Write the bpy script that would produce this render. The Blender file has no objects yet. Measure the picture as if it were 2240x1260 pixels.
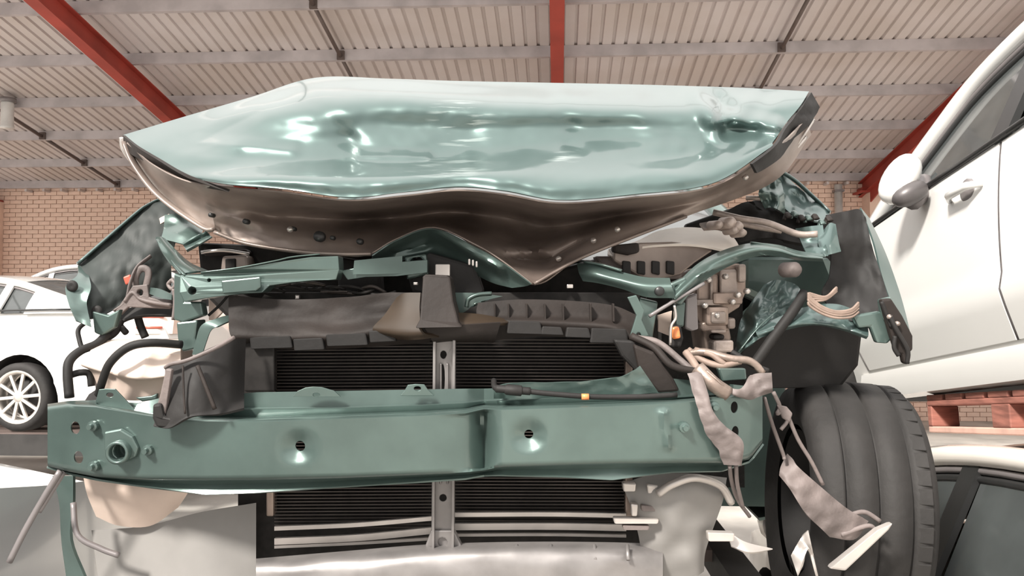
import bpy, bmesh, math, random
from mathutils import Vector, Matrix, noise
from mathutils.geometry import tessellate_polygon
random.seed(7)
scn = bpy.context.scene
COL = scn.collection

# ------------------------------------------------------------------ camera
HC = 1.90                      # camera height above the yard floor
FPX = 1800.0                   # focal length in pixels of the 2240x1260 frame
YAW = math.radians(3.18); PIT = math.atan(70/FPX)
CAM = Vector((0, 0, HC))
F = Vector((-math.sin(YAW)*math.cos(PIT), math.cos(YAW)*math.cos(PIT), math.sin(PIT)))
R = Vector((math.cos(YAW), math.sin(YAW), 0))
U = R.cross(F)
cd = bpy.data.cameras.new('camera'); co = bpy.data.objects.new('camera', cd); COL.objects.link(co)
cd.sensor_width = 36; cd.lens = 36*FPX/2240; cd.clip_start = .05; cd.clip_end = 300
m = Matrix((R, U, -F)).transposed().to_4x4(); m.translation = CAM; co.matrix_world = m
scn.camera = co

# ------------------------------------------------------------------ sky, sun, exposure
w = bpy.data.worlds.new('overcast_sky'); scn.world = w; w.use_nodes = True
nt = w.node_tree; nt.nodes.clear()
out = nt.nodes.new('ShaderNodeOutputWorld'); bg = nt.nodes.new('ShaderNodeBackground')
tc = nt.nodes.new('ShaderNodeTexCoord'); sx = nt.nodes.new('ShaderNodeSeparateXYZ')
mp = nt.nodes.new('ShaderNodeMapRange')          # overcast sky: zenith about three times the horizon
mp.inputs[1].default_value = 0; mp.inputs[2].default_value = 1; mp.inputs[3].default_value = .5; mp.inputs[4].default_value = 1.45
bg.inputs[0].default_value = (1.0, .965, .935, 1)
nt.links.new(tc.outputs['Generated'], sx.inputs[0]); nt.links.new(sx.outputs[2], mp.inputs[0])
nt.links.new(mp.outputs[0], bg.inputs[1]); nt.links.new(bg.outputs[0], out.inputs[0])
sl = bpy.data.lights.new('sun_offscreen', 'SUN'); so = bpy.data.objects.new('sun_offscreen', sl); COL.objects.link(so)
sl.energy = 4.2; sl.angle = math.radians(8); sl.color = (1, .95, .88)
so.rotation_euler = Vector((.42, .62, -.66)).to_track_quat('-Z', 'Y').to_euler()
scn.view_settings.view_transform = 'Standard'; scn.view_settings.look = 'None'
scn.view_settings.gamma = 1; scn.view_settings.use_curve_mapping = False
scn.view_settings.exposure = 0.75

# ------------------------------------------------------------------ helpers
ORIG = Vector((0, 0, 0))
def P(px, py, d):
    """pixel of the 2240x1260 frame at a depth in metres -> world point"""
    return CAM + F*d + R*((px-1120)/FPX*d) - U*((py-630)/FPX*d)

def link(o, parent=None):
    COL.objects.link(o)
    if parent is not None: o.parent = parent
    return o

def obj(name, verts, faces, mat=None, parent=None, smooth=False, mats=None, fm=None):
    me = bpy.data.meshes.new(name)
    me.from_pydata([tuple(Vector(v)-ORIG) for v in verts], [], faces); me.update()
    for mm in (mats or [mat]): me.materials.append(mm)
    if fm:
        for p, i in zip(me.polygons, fm): p.material_index = i
    if smooth:
        for p in me.polygons: p.use_smooth = True
    o = bpy.data.objects.new(name, me); link(o, parent)
    if parent is None: o.location = ORIG
    return o

def thing(name, loc, label, cat, group=None):
    global ORIG
    ORIG = Vector(loc)
    e = bpy.data.objects.new(name, None); COL.objects.link(e); e.location = ORIG
    e.empty_display_size = .1
    e['label'] = label; e['category'] = cat
    if group: e['group'] = group
    return e

def cr(pts, n):
    """Catmull-Rom resample of a list of tuples to n samples"""
    m_ = len(pts)
    if m_ == 1: return [pts[0]]*n
    res = []
    for i in range(n):
        t = i/(n-1)*(m_-1); k = min(int(t), m_-2); t -= k
        p1, p2 = pts[k], pts[k+1]
        p0 = pts[k-1] if k > 0 else tuple(2*a-b for a, b in zip(p1, p2))
        p3 = pts[k+2] if k+2 < m_ else tuple(2*b-a for a, b in zip(p1, p2))
        res.append(tuple(.5*(2*b+(c-a)*t+(2*a-5*b+4*c-e)*t*t+(3*b-a-3*c+e)*t**3) for a, b, c, e in zip(p0, p1, p2, p3)))
    return res

def solid(o, t, off=-1):
    md = o.modifiers.new('thickness', 'SOLIDIFY'); md.thickness = t; md.offset = off
    es = o.modifiers.new('crisp_rim', 'EDGE_SPLIT'); es.split_angle = math.radians(48); return o
def bevel(o, w_, s=2):
    md = o.modifiers.new('bevel', 'BEVEL'); md.width = w_; md.segments = s; md.limit_method = 'ANGLE'; md.angle_limit = math.radians(40); return o
def bake(o):
    """replace a mesh by its evaluated (modified) mesh"""
    dg = bpy.context.evaluated_depsgraph_get(); me = bpy.data.meshes.new_from_object(o.evaluated_get(dg))
    o.modifiers.clear(); o.data = me; return o

def surf(name, rows, mat, parent=None, nu=40, nv=24, t=.004, fn=None, smooth=True, off=-1):
    """sheet through rows of (px, py, depth); fn(px, py) adds depth"""
    g = [cr(r, nu) for r in rows]
    cols = [cr([g[k][i] for k in range(len(g))], nv) for i in range(nu)]
    vs = []; fs = []
    for j in range(nv):
        for i in range(nu):
            x, y, d = cols[i][j]
            if fn: d += fn(x, y)
            vs.append(P(x, y, d))
    for j in range(nv-1):
        for i in range(nu-1):
            a = j*nu+i; fs.append((a, a+nu, a+nu+1, a+1))
    o = obj(name, vs, fs, mat, parent, smooth)
    if t: solid(o, t, off)
    return o

def plate(name, outline, d, t, mat, parent=None, holes=(), bev=.002, back=None):
    """solid cut from a pixel outline; d = depth or list of depths; t = thickness in metres going away from the viewer side"""
    n = len(outline)
    ds = d if isinstance(d, (list, tuple)) else [d]*n
    loops = [[(x, y, dd) for (x, y), dd in zip(outline, ds)]]
    md = sum(ds)/n
    for (hx, hy, hr, *hy2) in holes:
        ry = hy2[0] if hy2 else hr
        k = min(range(n), key=lambda i: (outline[i][0]-hx)**2+(outline[i][1]-hy)**2)
        loops.append([(hx+hr*math.cos(a), hy+ry*math.sin(a), ds[k] if isinstance(d, (list, tuple)) else md) for a in [2*math.pi*i/12 for i in range(12)]])
    flat = [p for l in loops for p in l]
    tris = tessellate_polygon([[Vector((p[0], p[1], 0)) for p in l] for l in loops])
    N = len(flat)
    fr = [P(*p) for p in flat]; bk = [v+F*t for v in fr]
    fs = []
    for a, b, c in tris:
        ar = (flat[b][0]-flat[a][0])*(flat[c][1]-flat[a][1])-(flat[b][1]-flat[a][1])*(flat[c][0]-flat[a][0])
        if ar > 0: a, c = c, a
        fs.append((a, b, c)); fs.append((c+N, b+N, a+N))
    s = 0
    for l in loops:
        k = len(l)
        for i in range(k): fs.append((s+i, s+(i+1) % k, s+(i+1) % k+N, s+i+N))
        s += k
    o = obj(name, fr+bk, fs, mat, parent)
    bm = bmesh.new(); bm.from_mesh(o.data); bmesh.ops.recalc_face_normals(bm, faces=bm.faces); bm.to_mesh(o.data); bm.free()
    if bev: bevel(o, bev)
    return o

def sweep(name, pts, rad, mat, parent=None, seg=8, cap=True, flat=1.0):
    """tube through world points; rad = number or list"""
    n = len(pts); vs = []; fs = []
    rs = rad if isinstance(rad, (list, tuple)) else [rad]*n
    up = Vector((0, 0, 1)); tprev = None; nrm = None
    for i in range(n):
        t = (pts[min(i+1, n-1)]-pts[max(i-1, 0)]).normalized()
        if nrm is None:
            nrm = t.cross(up)
            if nrm.length < .1: nrm = t.cross(Vector((1, 0, 0)))
            nrm.normalize()
        else:
            nrm = (nrm-t*nrm.dot(t)).normalized()
        b = t.cross(nrm)
        for k in range(seg):
            a = 2*math.pi*k/seg
            vs.append(pts[i]+nrm*(math.cos(a)*rs[i])+b*(math.sin(a)*rs[i]*flat))
    for i in range(n-1):
        for k in range(seg):
            fs.append((i*seg+k, i*seg+(k+1) % seg, (i+1)*seg+(k+1) % seg, (i+1)*seg+k))
    if cap: fs.append(tuple(range(seg-1, -1, -1))); fs.append(tuple((n-1)*seg+k for k in range(seg)))
    return obj(name, vs, fs, mat, parent, True)

def tube(name, pp, rad, mat, parent=None, n=None, seg=8, flat=1.0):
    """tube along pixel/depth control points"""
    n = n or max(2, (len(pp)-1)*6+1) if len(pp) > 2 else 2
    return sweep(name, [P(*q) for q in cr(pp, n)], rad, mat, parent, seg, flat=flat)

def lathe(name, prof, c, axis, mat, parent=None, seg=24, smooth=True):
    """prof = (radius, offset along axis); closed ends where the radius is 0"""
    ax = Vector(axis).normalized(); a = ax.cross(Vector((0, 0, 1)))
    if a.length < .1: a = ax.cross(Vector((1, 0, 0)))
    a.normalize(); b = ax.cross(a); vs = []; fs = []
    for r_, h in prof:
        for k in range(seg):
            th = 2*math.pi*k/seg
            vs.append(Vector(c)+ax*h+a*(r_*math.cos(th))+b*(r_*math.sin(th)))
    for i in range(len(prof)-1):
        for k in range(seg):
            fs.append((i*seg+k, i*seg+(k+1) % seg, (i+1)*seg+(k+1) % seg, (i+1)*seg+k))
    return obj(name, vs, fs, mat, parent, smooth)

def boxw(name, c, ax, ay, az, mat, parent=None, bev=0):
    """box from its centre and three half-axis vectors"""
    c = Vector(c); ax, ay, az = Vector(ax), Vector(ay), Vector(az)
    vs = [c+ax*i+ay*j+az*k for i in (-1, 1) for j in (-1, 1) for k in (-1, 1)]
    fs = [(0, 1, 3, 2), (4, 6, 7, 5), (0, 4, 5, 1), (2, 3, 7, 6), (0, 2, 6, 4), (1, 5, 7, 3)]
    o = obj(name, vs, fs, mat, parent)
    if bev: bevel(o, bev)
    return o

def box(name, x0, x1, y0, y1, z0, z1, mat, parent=None, bev=0):
    return boxw(name, ((x0+x1)/2, (y0+y1)/2, (z0+z1)/2), ((x1-x0)/2, 0, 0), (0, (y1-y0)/2, 0), (0, 0, (z1-z0)/2), mat, parent, bev)

# ------------------------------------------------------------------ materials
def mat(name, col, rough=.5, metal=0, coat=0, var=0, scale=8, col2=None, bump=0, bscale=60, spec=.5, trans=0, alpha=1, stretch=None, lo=.35, hi=.65):
    m_ = bpy.data.materials.new(name); m_.use_nodes = True; n = m_.node_tree; b = n.nodes['Principled BSDF']
    b.inputs['Base Color'].default_value = (*col, 1); b.inputs['Roughness'].default_value = rough
    b.inputs['Metallic'].default_value = metal; b.inputs['Coat Weight'].default_value = coat; b.inputs['Coat Roughness'].default_value = .08
    b.inputs['Specular IOR Level'].default_value = spec; b.inputs['Transmission Weight'].default_value = trans; b.inputs['Alpha'].default_value = alpha
    t = n.nodes.new('ShaderNodeTexCoord')
    src = t.outputs['Object']
    if stretch:
        mpn = n.nodes.new('ShaderNodeMapping'); mpn.inputs['Scale'].default_value = stretch
        n.links.new(src, mpn.inputs[0]); src = mpn.outputs[0]
    if var or col2:
        ns = n.nodes.new('ShaderNodeTexNoise'); ns.inputs['Scale'].default_value = scale; ns.inputs['Detail'].default_value = 6
        n.links.new(src, ns.inputs['Vector'])
        rp = n.nodes.new('ShaderNodeValToRGB'); rp.color_ramp.elements[0].position = lo; rp.color_ramp.elements[1].position = hi
        c2 = col2 or tuple(min(1, c*(1+var)) for c in col); c1 = col if col2 else tuple(c*(1-var) for c in col)
        rp.color_ramp.elements[0].color = (*c1, 1); rp.color_ramp.elements[1].color = (*c2, 1)
        n.links.new(ns.outputs[0], rp.inputs[0]); n.links.new(rp.outputs[0], b.inputs['Base Color'])
    if bump:
        nb = n.nodes.new('ShaderNodeTexNoise'); nb.inputs['Scale'].default_value = bscale; nb.inputs['Detail'].default_value = 4
        n.links.new(src, nb.inputs['Vector'])
        bp = n.nodes.new('ShaderNodeBump'); bp.inputs['Strength'].default_value = bump; bp.inputs['Distance'].default_value = .01
        n.links.new(nb.outputs[0], bp.inputs['Height']); n.links.new(bp.outputs[0], b.inputs['Normal'])
    return m_
M = dict(
    concrete=mat('concrete', (.42, .40, .37), .85, var=.2, scale=1.5, bump=.2, bscale=30),
    mortar=mat('mortar', (.64, .48, .40), .9, var=.12, scale=20),
    brick=mat('cream_brick', (.76, .55, .445), .9, var=.08, scale=3, bump=.3, bscale=40),
    sheet=mat('roof_steel', (.52, .45, .42), .55, .1, scale=.8, col2=(.60, .54, .53)),
    purlin=mat('galvanised_steel', (.48, .44, .445), .5, .3, var=.15, scale=3),
    red=mat('red_oxide_steel', (.33, .045, .03), .6, var=.15, scale=2),
    bridge=mat('dark_bridging', (.12, .09, .08), .6, .2, var=.1),
    white=mat('white_paint', (.78, .765, .74), .25, 0, 1, var=.02, scale=2),
    cream=mat('cream_paint', (.80, .75, .69), .25, 0, 1, var=.02, scale=2),
    silver=mat('silver_paint', (.62, .63, .64), .3, .5, 1, var=.04, scale=2),
    glass=mat('tinted_glass', (.06, .066, .066), .05, 0, 0, spec=.9, var=.1),
    black=mat('black_plastic', (.018, .0165, .016), .65, var=.25, scale=6, bump=.08, spec=.35),
    rubber=mat('tyre_rubber', (.022, .020, .019), .75, var=.2, scale=12, bump=.15),
    trim=mat('black_trim', (.02, .02, .02), .4, var=.1),
    grey=mat('grey_trim', (.22, .2, .2), .4, .3, var=.1),
    chrome=mat('alloy', (.72, .68, .64), .3, .7, var=.06, scale=20),
    interior=mat('dark_interior', (.03, .028, .027), .8, var=.2),
    green=mat('green_frame_paint', (.095, .138, .126), .34, .5, .45, var=.14, scale=7, bump=.05, bscale=25),
    wingdark=mat('dark_wing_inside', (.022, .028, .026), .6, var=.25, scale=5, bump=.05, bscale=18),  # near-black green, much darker than the frame paint
    brown=mat('dusty_inner_steel', (.16, .125, .108), .42, .35, .05, col2=(.32, .265, .235), scale=6, bump=.12, bscale=22),
    brass=mat('dusty_alloy', (.30, .235, .20), .45, .55, var=.25, scale=14, bump=.2, bscale=45),
    cast=mat('cast_aluminium', (.40, .335, .30), .5, .5, var=.2, scale=16, bump=.25, bscale=60),
    pale=mat('pale_plastic', (.62, .50, .43), .5, var=.08, scale=6, bump=.05),
    lid=mat('dusty_cream_cover', (.76, .69, .62), .55, var=.1, scale=7),
    brplastic=mat('brown_black_plastic', (.022, .017, .015), .65, var=.3, scale=7, bump=.1, spec=.3),
    ambplastic=mat('olive_brown_plastic', (.034, .023, .015), .55, var=.2, scale=9, spec=.3),
    torn=mat('torn_grey_plastic', (.16, .132, .125), .6, var=.25, scale=10, bump=.2),
    wire=mat('tan_wire_tape', (.26, .19, .155), .6, var=.2, scale=30),
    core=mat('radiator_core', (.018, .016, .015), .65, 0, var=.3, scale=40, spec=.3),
    fin=mat('radiator_fin', (.06, .05, .045), .5, .4, var=.3, scale=12),
    lowalloy=mat('light_alloy_strip', (.55, .51, .48), .4, .5, var=.12, scale=10),
    crossm=mat('pale_crossmember', (.66, .65, .63), .5, .2, var=.1, scale=5, bump=.1),
    amber=mat('orange_marker', (.75, .25, .09), .3, var=.1),
    redmark=mat('red_lamp_stripe', (.55, .12, .08), .3, var=.1),
    lens=mat('tail_lamp_lens', (.78, .60, .52), .2, 0, .5, var=.1),
    pallet=mat('red_pallet_wood', (.30, .12, .09), .8, var=.3, scale=9, stretch=(1, 1, 6)),
    palewood=mat('faded_pallet_board', (.60, .38, .31), .8, var=.2, scale=9),
    steel=mat('bright_steel', (.6, .56, .53), .3, .8, var=.15, scale=30),
)
# metallic green paint with scuffs on the bonnet
def hood_material():
    m_ = mat('teal_metallic_paint', (.085, .130, .123), .38, .5, .6, var=.06, scale=5)
    n = m_.node_tree; b = n.nodes['Principled BSDF']; link_ = n.links.new
    ramp = [x for x in n.nodes if x.type == 'VALTORGB'][0]
    t = [x for x in n.nodes if x.type == 'TEX_COORD'][0]
    last = ramp.outputs[0]
    for (pc, rad, ang, seed) in ((P(1010, 268, 1.86)-HOOD0, .085, .9, 1), (P(985, 385, 1.73)-HOOD0, .10, .5, 5), (P(1230, 325, 1.76)-HOOD0, .05, .1, 9)):
        vd = n.nodes.new('ShaderNodeVectorMath'); vd.operation = 'DISTANCE'; vd.inputs[1].default_value = pc
        link_(t.outputs['Object'], vd.inputs[0])
        mr = n.nodes.new('ShaderNodeMapRange'); mr.inputs[1].default_value = rad; mr.inputs[2].default_value = rad*.3; mr.inputs[3].default_value = 0; mr.inputs[4].default_value = 1
        link_(vd.outputs['Value'], mr.inputs[0])
        mpn = n.nodes.new('ShaderNodeMapping'); mpn.inputs['Rotation'].default_value = (0, ang, 0); mpn.inputs['Scale'].default_value = (9, 9, 90); mpn.inputs['Location'].default_value = (seed, 0, 0)
        link_(t.outputs['Object'], mpn.inputs[0])
        ns = n.nodes.new('ShaderNodeTexNoise'); ns.inputs['Scale'].default_value = 1.2; ns.inputs['Detail'].default_value = 5
        link_(mpn.outputs[0], ns.inputs['Vector'])
        r2 = n.nodes.new('ShaderNodeMapRange'); r2.inputs[1].default_value = .55; r2.inputs[2].default_value = .66
        link_(ns.outputs[0], r2.inputs[0])
        mu = n.nodes.new('ShaderNodeMath'); mu.operation = 'MULTIPLY'; link_(mr.outputs[0], mu.inputs[0]); link_(r2.outputs[0], mu.inputs[1])
        mx = n.nodes.new('ShaderNodeMixRGB'); mx.inputs[2].default_value = (.34, .40, .385, 1)
        link_(mu.outputs[0], mx.inputs[0]); link_(last, mx.inputs[1]); last = mx.outputs[0]
    link_(last, b.inputs['Base Color'])
    return m_

# ------------------------------------------------------------------ the shed
YW = 16.0; ZE = HC+2.69; SL = .178; Y_OPEN = 8.3  # unseen roof edge set back to let more sky light in
def roofz(y): return ZE+SL*(YW-y)
fl = box('floor', -40, 40, -30, 30, -.2, 0, M['concrete']); fl['kind'] = 'structure'

ceil = bpy.data.objects.new('ceiling', None); COL.objects.link(ceil); ceil['kind'] = 'structure'
ORIG = Vector((0, 0, 0))
PITCH = .166
def roof_sheet(x0, nr):
    vs = []; fs = []; fm = []
    prof = []
    for k in range(nr):
        a = x0+k*PITCH
        prof += [(a, 0), (a+PITCH-.050, 0), (a+PITCH-.040, .030), (a+PITCH-.012, .030)]
    prof.append((x0+nr*PITCH, 0))
    for (x, h) in prof:
        for y in (Y_OPEN, YW+.25): vs.append((x, y, roofz(y)+.075+h))
    for i in range(len(prof)-1):
        fs.append((i*2, i*2+2, i*2+3, i*2+1)); fm.append(0)
    return obj('roof_sheet', vs, fs, parent=ceil, mats=[M['sheet']], fm=fm)
x = -15.0
for i in range(36):
    roof_sheet(x, 5); x += 5*PITCH
# purlins: C sections, web towards the open side
for d0 in [9.62-3.7, 9.62-2.45, 9.62-1.2, 9.62, 10.9, 12.2, 13.45, 14.7, 15.85]:
    y = d0; z = roofz(y)
    vs = []; fs = []
    sec = [(.06, -.045), (.06, -.07), (0, -.07), (0, .07), (.06, .07)]
    for xx in (-15, 15):
        for (a, h) in sec: vs.append((xx, y+a, z+h))
    for k in range(4): fs.append((k, k+1, k+6, k+5))
    o = obj('purlin', vs, fs, M['purlin'], ceil); solid(o, .006)
# rafters: red I beams following the roof
RX = [-11.8, -5.93, 0.0, 5.82, 11.7]
for xr in RX:
    h0, h1, wf, tw = -.08, -.36, .085, .012
    sec = [(-wf, h0), (wf, h0), (wf, h0-.015), (tw, h0-.015), (tw, h1+.015), (wf, h1+.015), (wf, h1), (-wf, h1), (-wf, h1+.015), (-tw, h1+.015), (-tw, h0-.015), (-wf, h0-.015)]
    vs = [(xr+a, y, roofz(y)+h) for y in (Y_OPEN+.1, YW-.02) for (a, h) in sec]
    fs = [(k, (k+1) % 12, 12+(k+1) % 12, 12+k) for k in range(12)]+[tuple(range(11, -1, -1)), tuple(range(12, 24))]
    obj('rafter', vs, fs, M['red'], ceil)
    # haunch plate where the rafter meets the wall column
    vs = [(xr+s*.012, y, z) for s in (-1, 1) for (y, z) in ((YW-.02, roofz(YW)-.3), (YW-2.2, roofz(YW-2.2)-.34), (YW-.02, roofz(YW)-.62))]
    obj('haunch', vs, [(0, 1, 2), (5, 4, 3), (0, 3, 4, 1), (1, 4, 5, 2), (2, 5, 3, 0)], M['red'], ceil)
for xb in (-8.75, -2.93, 2.95, 8.8):
    for ya, yb in ((5.9, 9.6), (9.7, 10.85), (10.98, 12.15), (12.28, 13.4), (13.53, 14.65), (14.78, 15.8)):
        sweep('bridging_rod', [Vector((xb, ya, roofz(ya)-.035)), Vector((xb, yb, roofz(yb)-.035))], .028, M['bridge'], ceil, 6)
        boxw('bridging_cleat', (xb, yb+.03, roofz(yb)-.02), (.05, 0, 0), (0, .02, 0), (0, 0, .06), M['bridge'], ceil)
# eave trim above the wall with the rib ends showing
for i in range(60):
    xx = -10.6+i*PITCH*2.2
    boxw('rib_end', (xx, YW-.13, roofz(YW)-.10), (.022, 0, 0), (0, .10, 0), (0, 0, .025), M['sheet'], ceil)

wall = box('wall_back', -15, 15, YW, YW+.2, 0, ZE+.1, M['mortar']); wall['kind'] = 'structure'
ORIG = Vector((0, 0, 0))
BW, BH, BD = .23, .076, .030
bme = None
def vis(xb, zb):
    v = Vector((xb, YW, zb))-CAM; d = v.dot(F); px = 1120+FPX*v.dot(R)/d; py = 630-FPX*v.dot(U)/d
    return (-10 < px < 372 and 400 < py < 640 and not (px > 180 and py > 470+(350-px)*.75)) or (1725 < px < 1900 and 383 < py < 480)
rest_v = []; rest_f = []; nb = 0
for r_ in range(int((ZE+.05)/.0865)):
    zc = .043+r_*.0865
    for c in range(122):
        xc = -14.7+c*.243+(.1215 if r_ % 2 else 0)
        if xc > 14.8: continue
        if vis(xc, zc) and nb < 300:
            if bme is None:
                tmp = box('brick', -BW/2, BW/2, -BD, .02, -BH/2, BH/2, M['brick'], wall, .004); bme = tmp.data; bo = tmp
            else:
                bo = bpy.data.objects.new('brick', bme); link(bo, wall)
            bo.location = (xc, YW, zc); bo.location.y += random.uniform(-.004, .004); nb += 1
        elif abs(xc) < 12.5:
            k = len(rest_v); j = random.uniform(-.004, .004)
            for (a, b) in ((-1, -1), (1, -1), (1, 1), (-1, 1)):
                rest_v.append((xc+a*BW/2, YW-BD+j, zc+b*BH/2))
            for (a, b) in ((-1, -1), (1, -1), (1, 1), (-1, 1)):
                rest_v.append((xc+a*BW/2, YW+.01, zc+b*BH/2))
            rest_f += [(k, k+1, k+2, k+3), (k, k+4, k+5, k+1), (k+1, k+5, k+6, k+2), (k+2, k+6, k+7, k+3), (k+3, k+7, k+4, k)]
o = obj('brickwork', rest_v, rest_f, M['brick'], wall); o['kind'] = 'stuff'
# red column stub on a brick pier at the right hand bay
for xr in RX:
    top = roofz(YW)-.3; pz = HC+2.38
    c_ = box('column', xr-.12, xr+.12, YW-.32, YW-.04, pz, top+.1, M['red'], wall, .01)
    p_ = box('pier', xr-.02, xr+.62, YW-.42, YW, 0, pz, M['brick'], wall, .01)
    box('column_base_plate', xr-.2, xr+.62, YW-.44, YW-.04, pz, pz+.03, M['red'], wall)
dp = thing('downpipe', (5.33, YW-.12, 0), 'pale grey downpipe running down the brick wall beside the red column', 'pipe')
sweep('pipe', [Vector((5.33, YW-.125, 0)), Vector((5.33, YW-.125, ZE-.12))], .075, M['crossm'], dp, 12)
for zz in (1.2, 3.2, 4.35): boxw('pipe_bracket', (5.33, YW-.125, zz), (.09, 0, 0), (0, .08, 0), (0, 0, .02), M['grey'], dp)
lp = P(16, 252, 12.6)
hb = thing('bay_light', (lp.x, lp.y, lp.z), 'small pale canister light hung under the roof purlins', 'lamp')
lathe('lamp_body', [(0, .2), (.085, .2), (.09, .18), (.09, -.14), (.1, -.18), (.1, -.2), (0, -.2)], lp, (0, 0, 1), M['crossm'], hb)
sweep('hanger', [lp+Vector((0, 0, .19)), Vector((lp.x, lp.y, roofz(lp.y)))], .02, M['bridge'], hb)
lathe('lamp_collar', [(0, .26), (.12, .26), (.12, .2), (0, .2)], lp, (0, 0, 1), M['grey'], hb)

# ------------------------------------------------------------------ a sedan, local x = nose, y = its left, z = up
RAIL0 = [(1.12, .80, .92), (.85, .765, 1.06), (.55, .70, 1.225), (.25, .645, 1.355), (-.2, .615, 1.42), (-.75, .61, 1.425), (-1.15, .63, 1.37), (-1.5, .69, 1.2), (-1.86, .76, 1.0)]
def lerp_tab(tab, x):
    if x <= tab[0][0]: return tab[0][1]
    for (a, va), (b, vb) in zip(tab, tab[1:]):
        if x <= b: 
            t = (x-a)/(b-a); t = t*t*(3-2*t)*.35+t*.65
            return va+(vb-va)*t
    return tab[-1][1]
BELT0 = [(-2.34, .70), (-2.28, .93), (-2.0, .985), (-1.6, .985), (-.8, .965), (.2, .945), (1.0, .915), (1.6, .85), (2.0, .76), (2.22, .62), (2.30, .5)]
def halfw(x):
    a = abs(x); return .885-(.17*((a-1.3)/1.0)**2.2 if a > 1.3 else 0)
def side_y(x, z):
    y = halfw(x)
    if z < .44: y -= .055*(.44-z)/.22
    if z > .46: y -= .012+.045*((z-.46)/.5)**2
    return y
def sedan(T, root, paint, x_front=2.30, wheels=True, dirt=None, spokes=10, wheel_sides=(1, -1), doors=(1, -1), wr=.315, bz=0, ash=0, mirrors=True):
    BELT = [(a, b+bz) for a, b in BELT0]; RAIL = [(a-ash*max(0, a)/1.12, b, c+bz*max(0, 1.43-c)/.5) for a, b, c in RAIL0]
    rail_s = cr(RAIL, 61)
    def rail_at(x):
        for a, b in zip(rail_s, rail_s[1:]):
            if b[0] <= x <= a[0]:
                t = (x-a[0])/(b[0]-a[0]); return tuple(p+(q-p)*t for p, q in zip(a, b))
        return rail_s[0] if x > 0 else rail_s[-1]
    def L(p): return T @ Vector(p)
    def part(name, vs, fs, mt, smooth=True, **k): return obj(name, [L(v) for v in vs], fs, mt, root, smooth, **k)
    # lower body
    xs = []
    N = 56
    for i in range(N):
        xs.append(-2.34+(x_front+2.34)*i/(N-1))
    zs = [0, .06, .15, .27, .32, .45, .6, .75, .88, 1.0]
    vs = []; fs = []; fm = []; ring = len(zs)*2+5
    for x in xs:
        b = lerp_tab(BELT, x)
        low = .2+max(0, (abs(x)-1.9))*.25
        lf = [(side_y(x, low+(b-low)*t), low+(b-low)*t) for t in zs]
        cab = -1.72 < x < 1.0
        yt = lf[-1][0]
        pts = [(y, z) for y, z in lf]
        for k in range(1, 6):
            t = 1-2*k/6
            yy = yt*t
            zz = (.62 if cab else b+.075*(1-t*t)) 
            pts.append((yy*(.93 if cab else 1), zz))
        pts += [(-y, z) for y, z in reversed(lf)]
        vs += [(x, y, z) for y, z in pts]
    for i in range(N-1):
        cab = -1.72 < xs[i] < 1.0 and -1.72 < xs[i+1] < 1.0
        for k in range(ring):
            k2 = (k+1) % ring
            fs.append((i*ring+k, i*ring+k2, (i+1)*ring+k2, (i+1)*ring+k))
            fm.append(1 if (cab and len(zs)-1 <= k <= len(zs)+4) or k == ring-1 else 0)
    fs.append(tuple(range(ring-1, -1, -1))); fm.append(0)
    fs.append(tuple((N-1)*ring+k for k in range(ring))); fm.append(0)
    body = part('body', vs, fs, None, True, mats=[paint, M['interior']], fm=fm)
    cuts = []
    if wheels:
        for wx in (1.36, -1.36):
            if wx > x_front: continue
            for s in (1, -1):
                c = lathe('cut', [(0, -.28), (.375, -.28), (.375, .3), (0, .3)], L((wx, s*.85, .33)), T.to_3x3() @ Vector((0, 1, 0)), M['interior'], root, 32)
                md = body.modifiers.new('arch', 'BOOLEAN'); md.object = c; md.operation = 'DIFFERENCE'; md.solver = 'EXACT'; cuts.append(c)
        bpy.context.view_layer.update(); bake(body)
        for c in cuts: bpy.data.objects.remove(c)
        for p in body.data.polygons: p.use_smooth = True
    try:
        body.data.set_sharp_from_angle(angle=math.radians(38))
    except Exception: pass
    for s in (1, -1):
        # rail from windscreen foot over the doors to the boot
        rp = [L((a, s*(b+.012), c)) for a, b, c in cr(RAIL, 41)]
        sweep('roof_rail', rp, .036, paint, root, 8)
        rg = [L((a, s*(b+.020), c-.045)) for a, b, c in cr(RAIL[1:8], 31)]
        sweep('window_frame', rg, .012, M['grey'], root, 6)
        rk = [L((a, s*(b+.022), c-.072)) for a, b, c in cr(RAIL[1:8], 31)]
        sweep('window_seal', rk, .014, M['trim'], root, 6)
        bl = [L((x, s*(side_y(x, .9)+.004), lerp_tab(BELT, x)+.006)) for x in [1.0-2.7*i/20 for i in range(21)]]
        sweep('belt_seal', bl, .010, M['trim'], root, 6)
        for (xa, xb, nm) in ((-.10, .98-ash, 'side_window'), (-1.12, -.20, 'side_window'), (-1.50, -1.18, 'side_window')):
            g = []; ff = []
            for i in range(13):
                x = xa+(xb-xa)*i/12; ra = rail_at(x); zb = lerp_tab(BELT, x)-.02; yb = side_y(x, .9)-.012
                for k in range(5):
                    t = k/4; g.append((x, s*(yb+(ra[1]-yb)*t), zb+(ra[2]-.02-zb)*t))
            for i in range(12):
                for k in range(4): ff.append((i*5+k, i*5+k+1, i*5+k+6, i*5+k+5))
            solid(part(nm, g, ff, M['glass']), .004)
        for xp, wd in ((-.15, .045), (-1.15, .03)):
            ra = rail_at(xp); zb = lerp_tab(BELT, xp); yb = side_y(xp, .9)
            boxw('window_pillar', L((xp, s*(ra[1]+yb)/2, (ra[2]+zb)/2)), T.to_3x3() @ Vector((wd, 0, 0)), T.to_3x3() @ Vector((0, .012, 0)), T.to_3x3() @ Vector((0, s*(ra[1]-yb)/2, (ra[2]-zb)/2)), M['trim'] if xp > -1 else paint, root)
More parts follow.
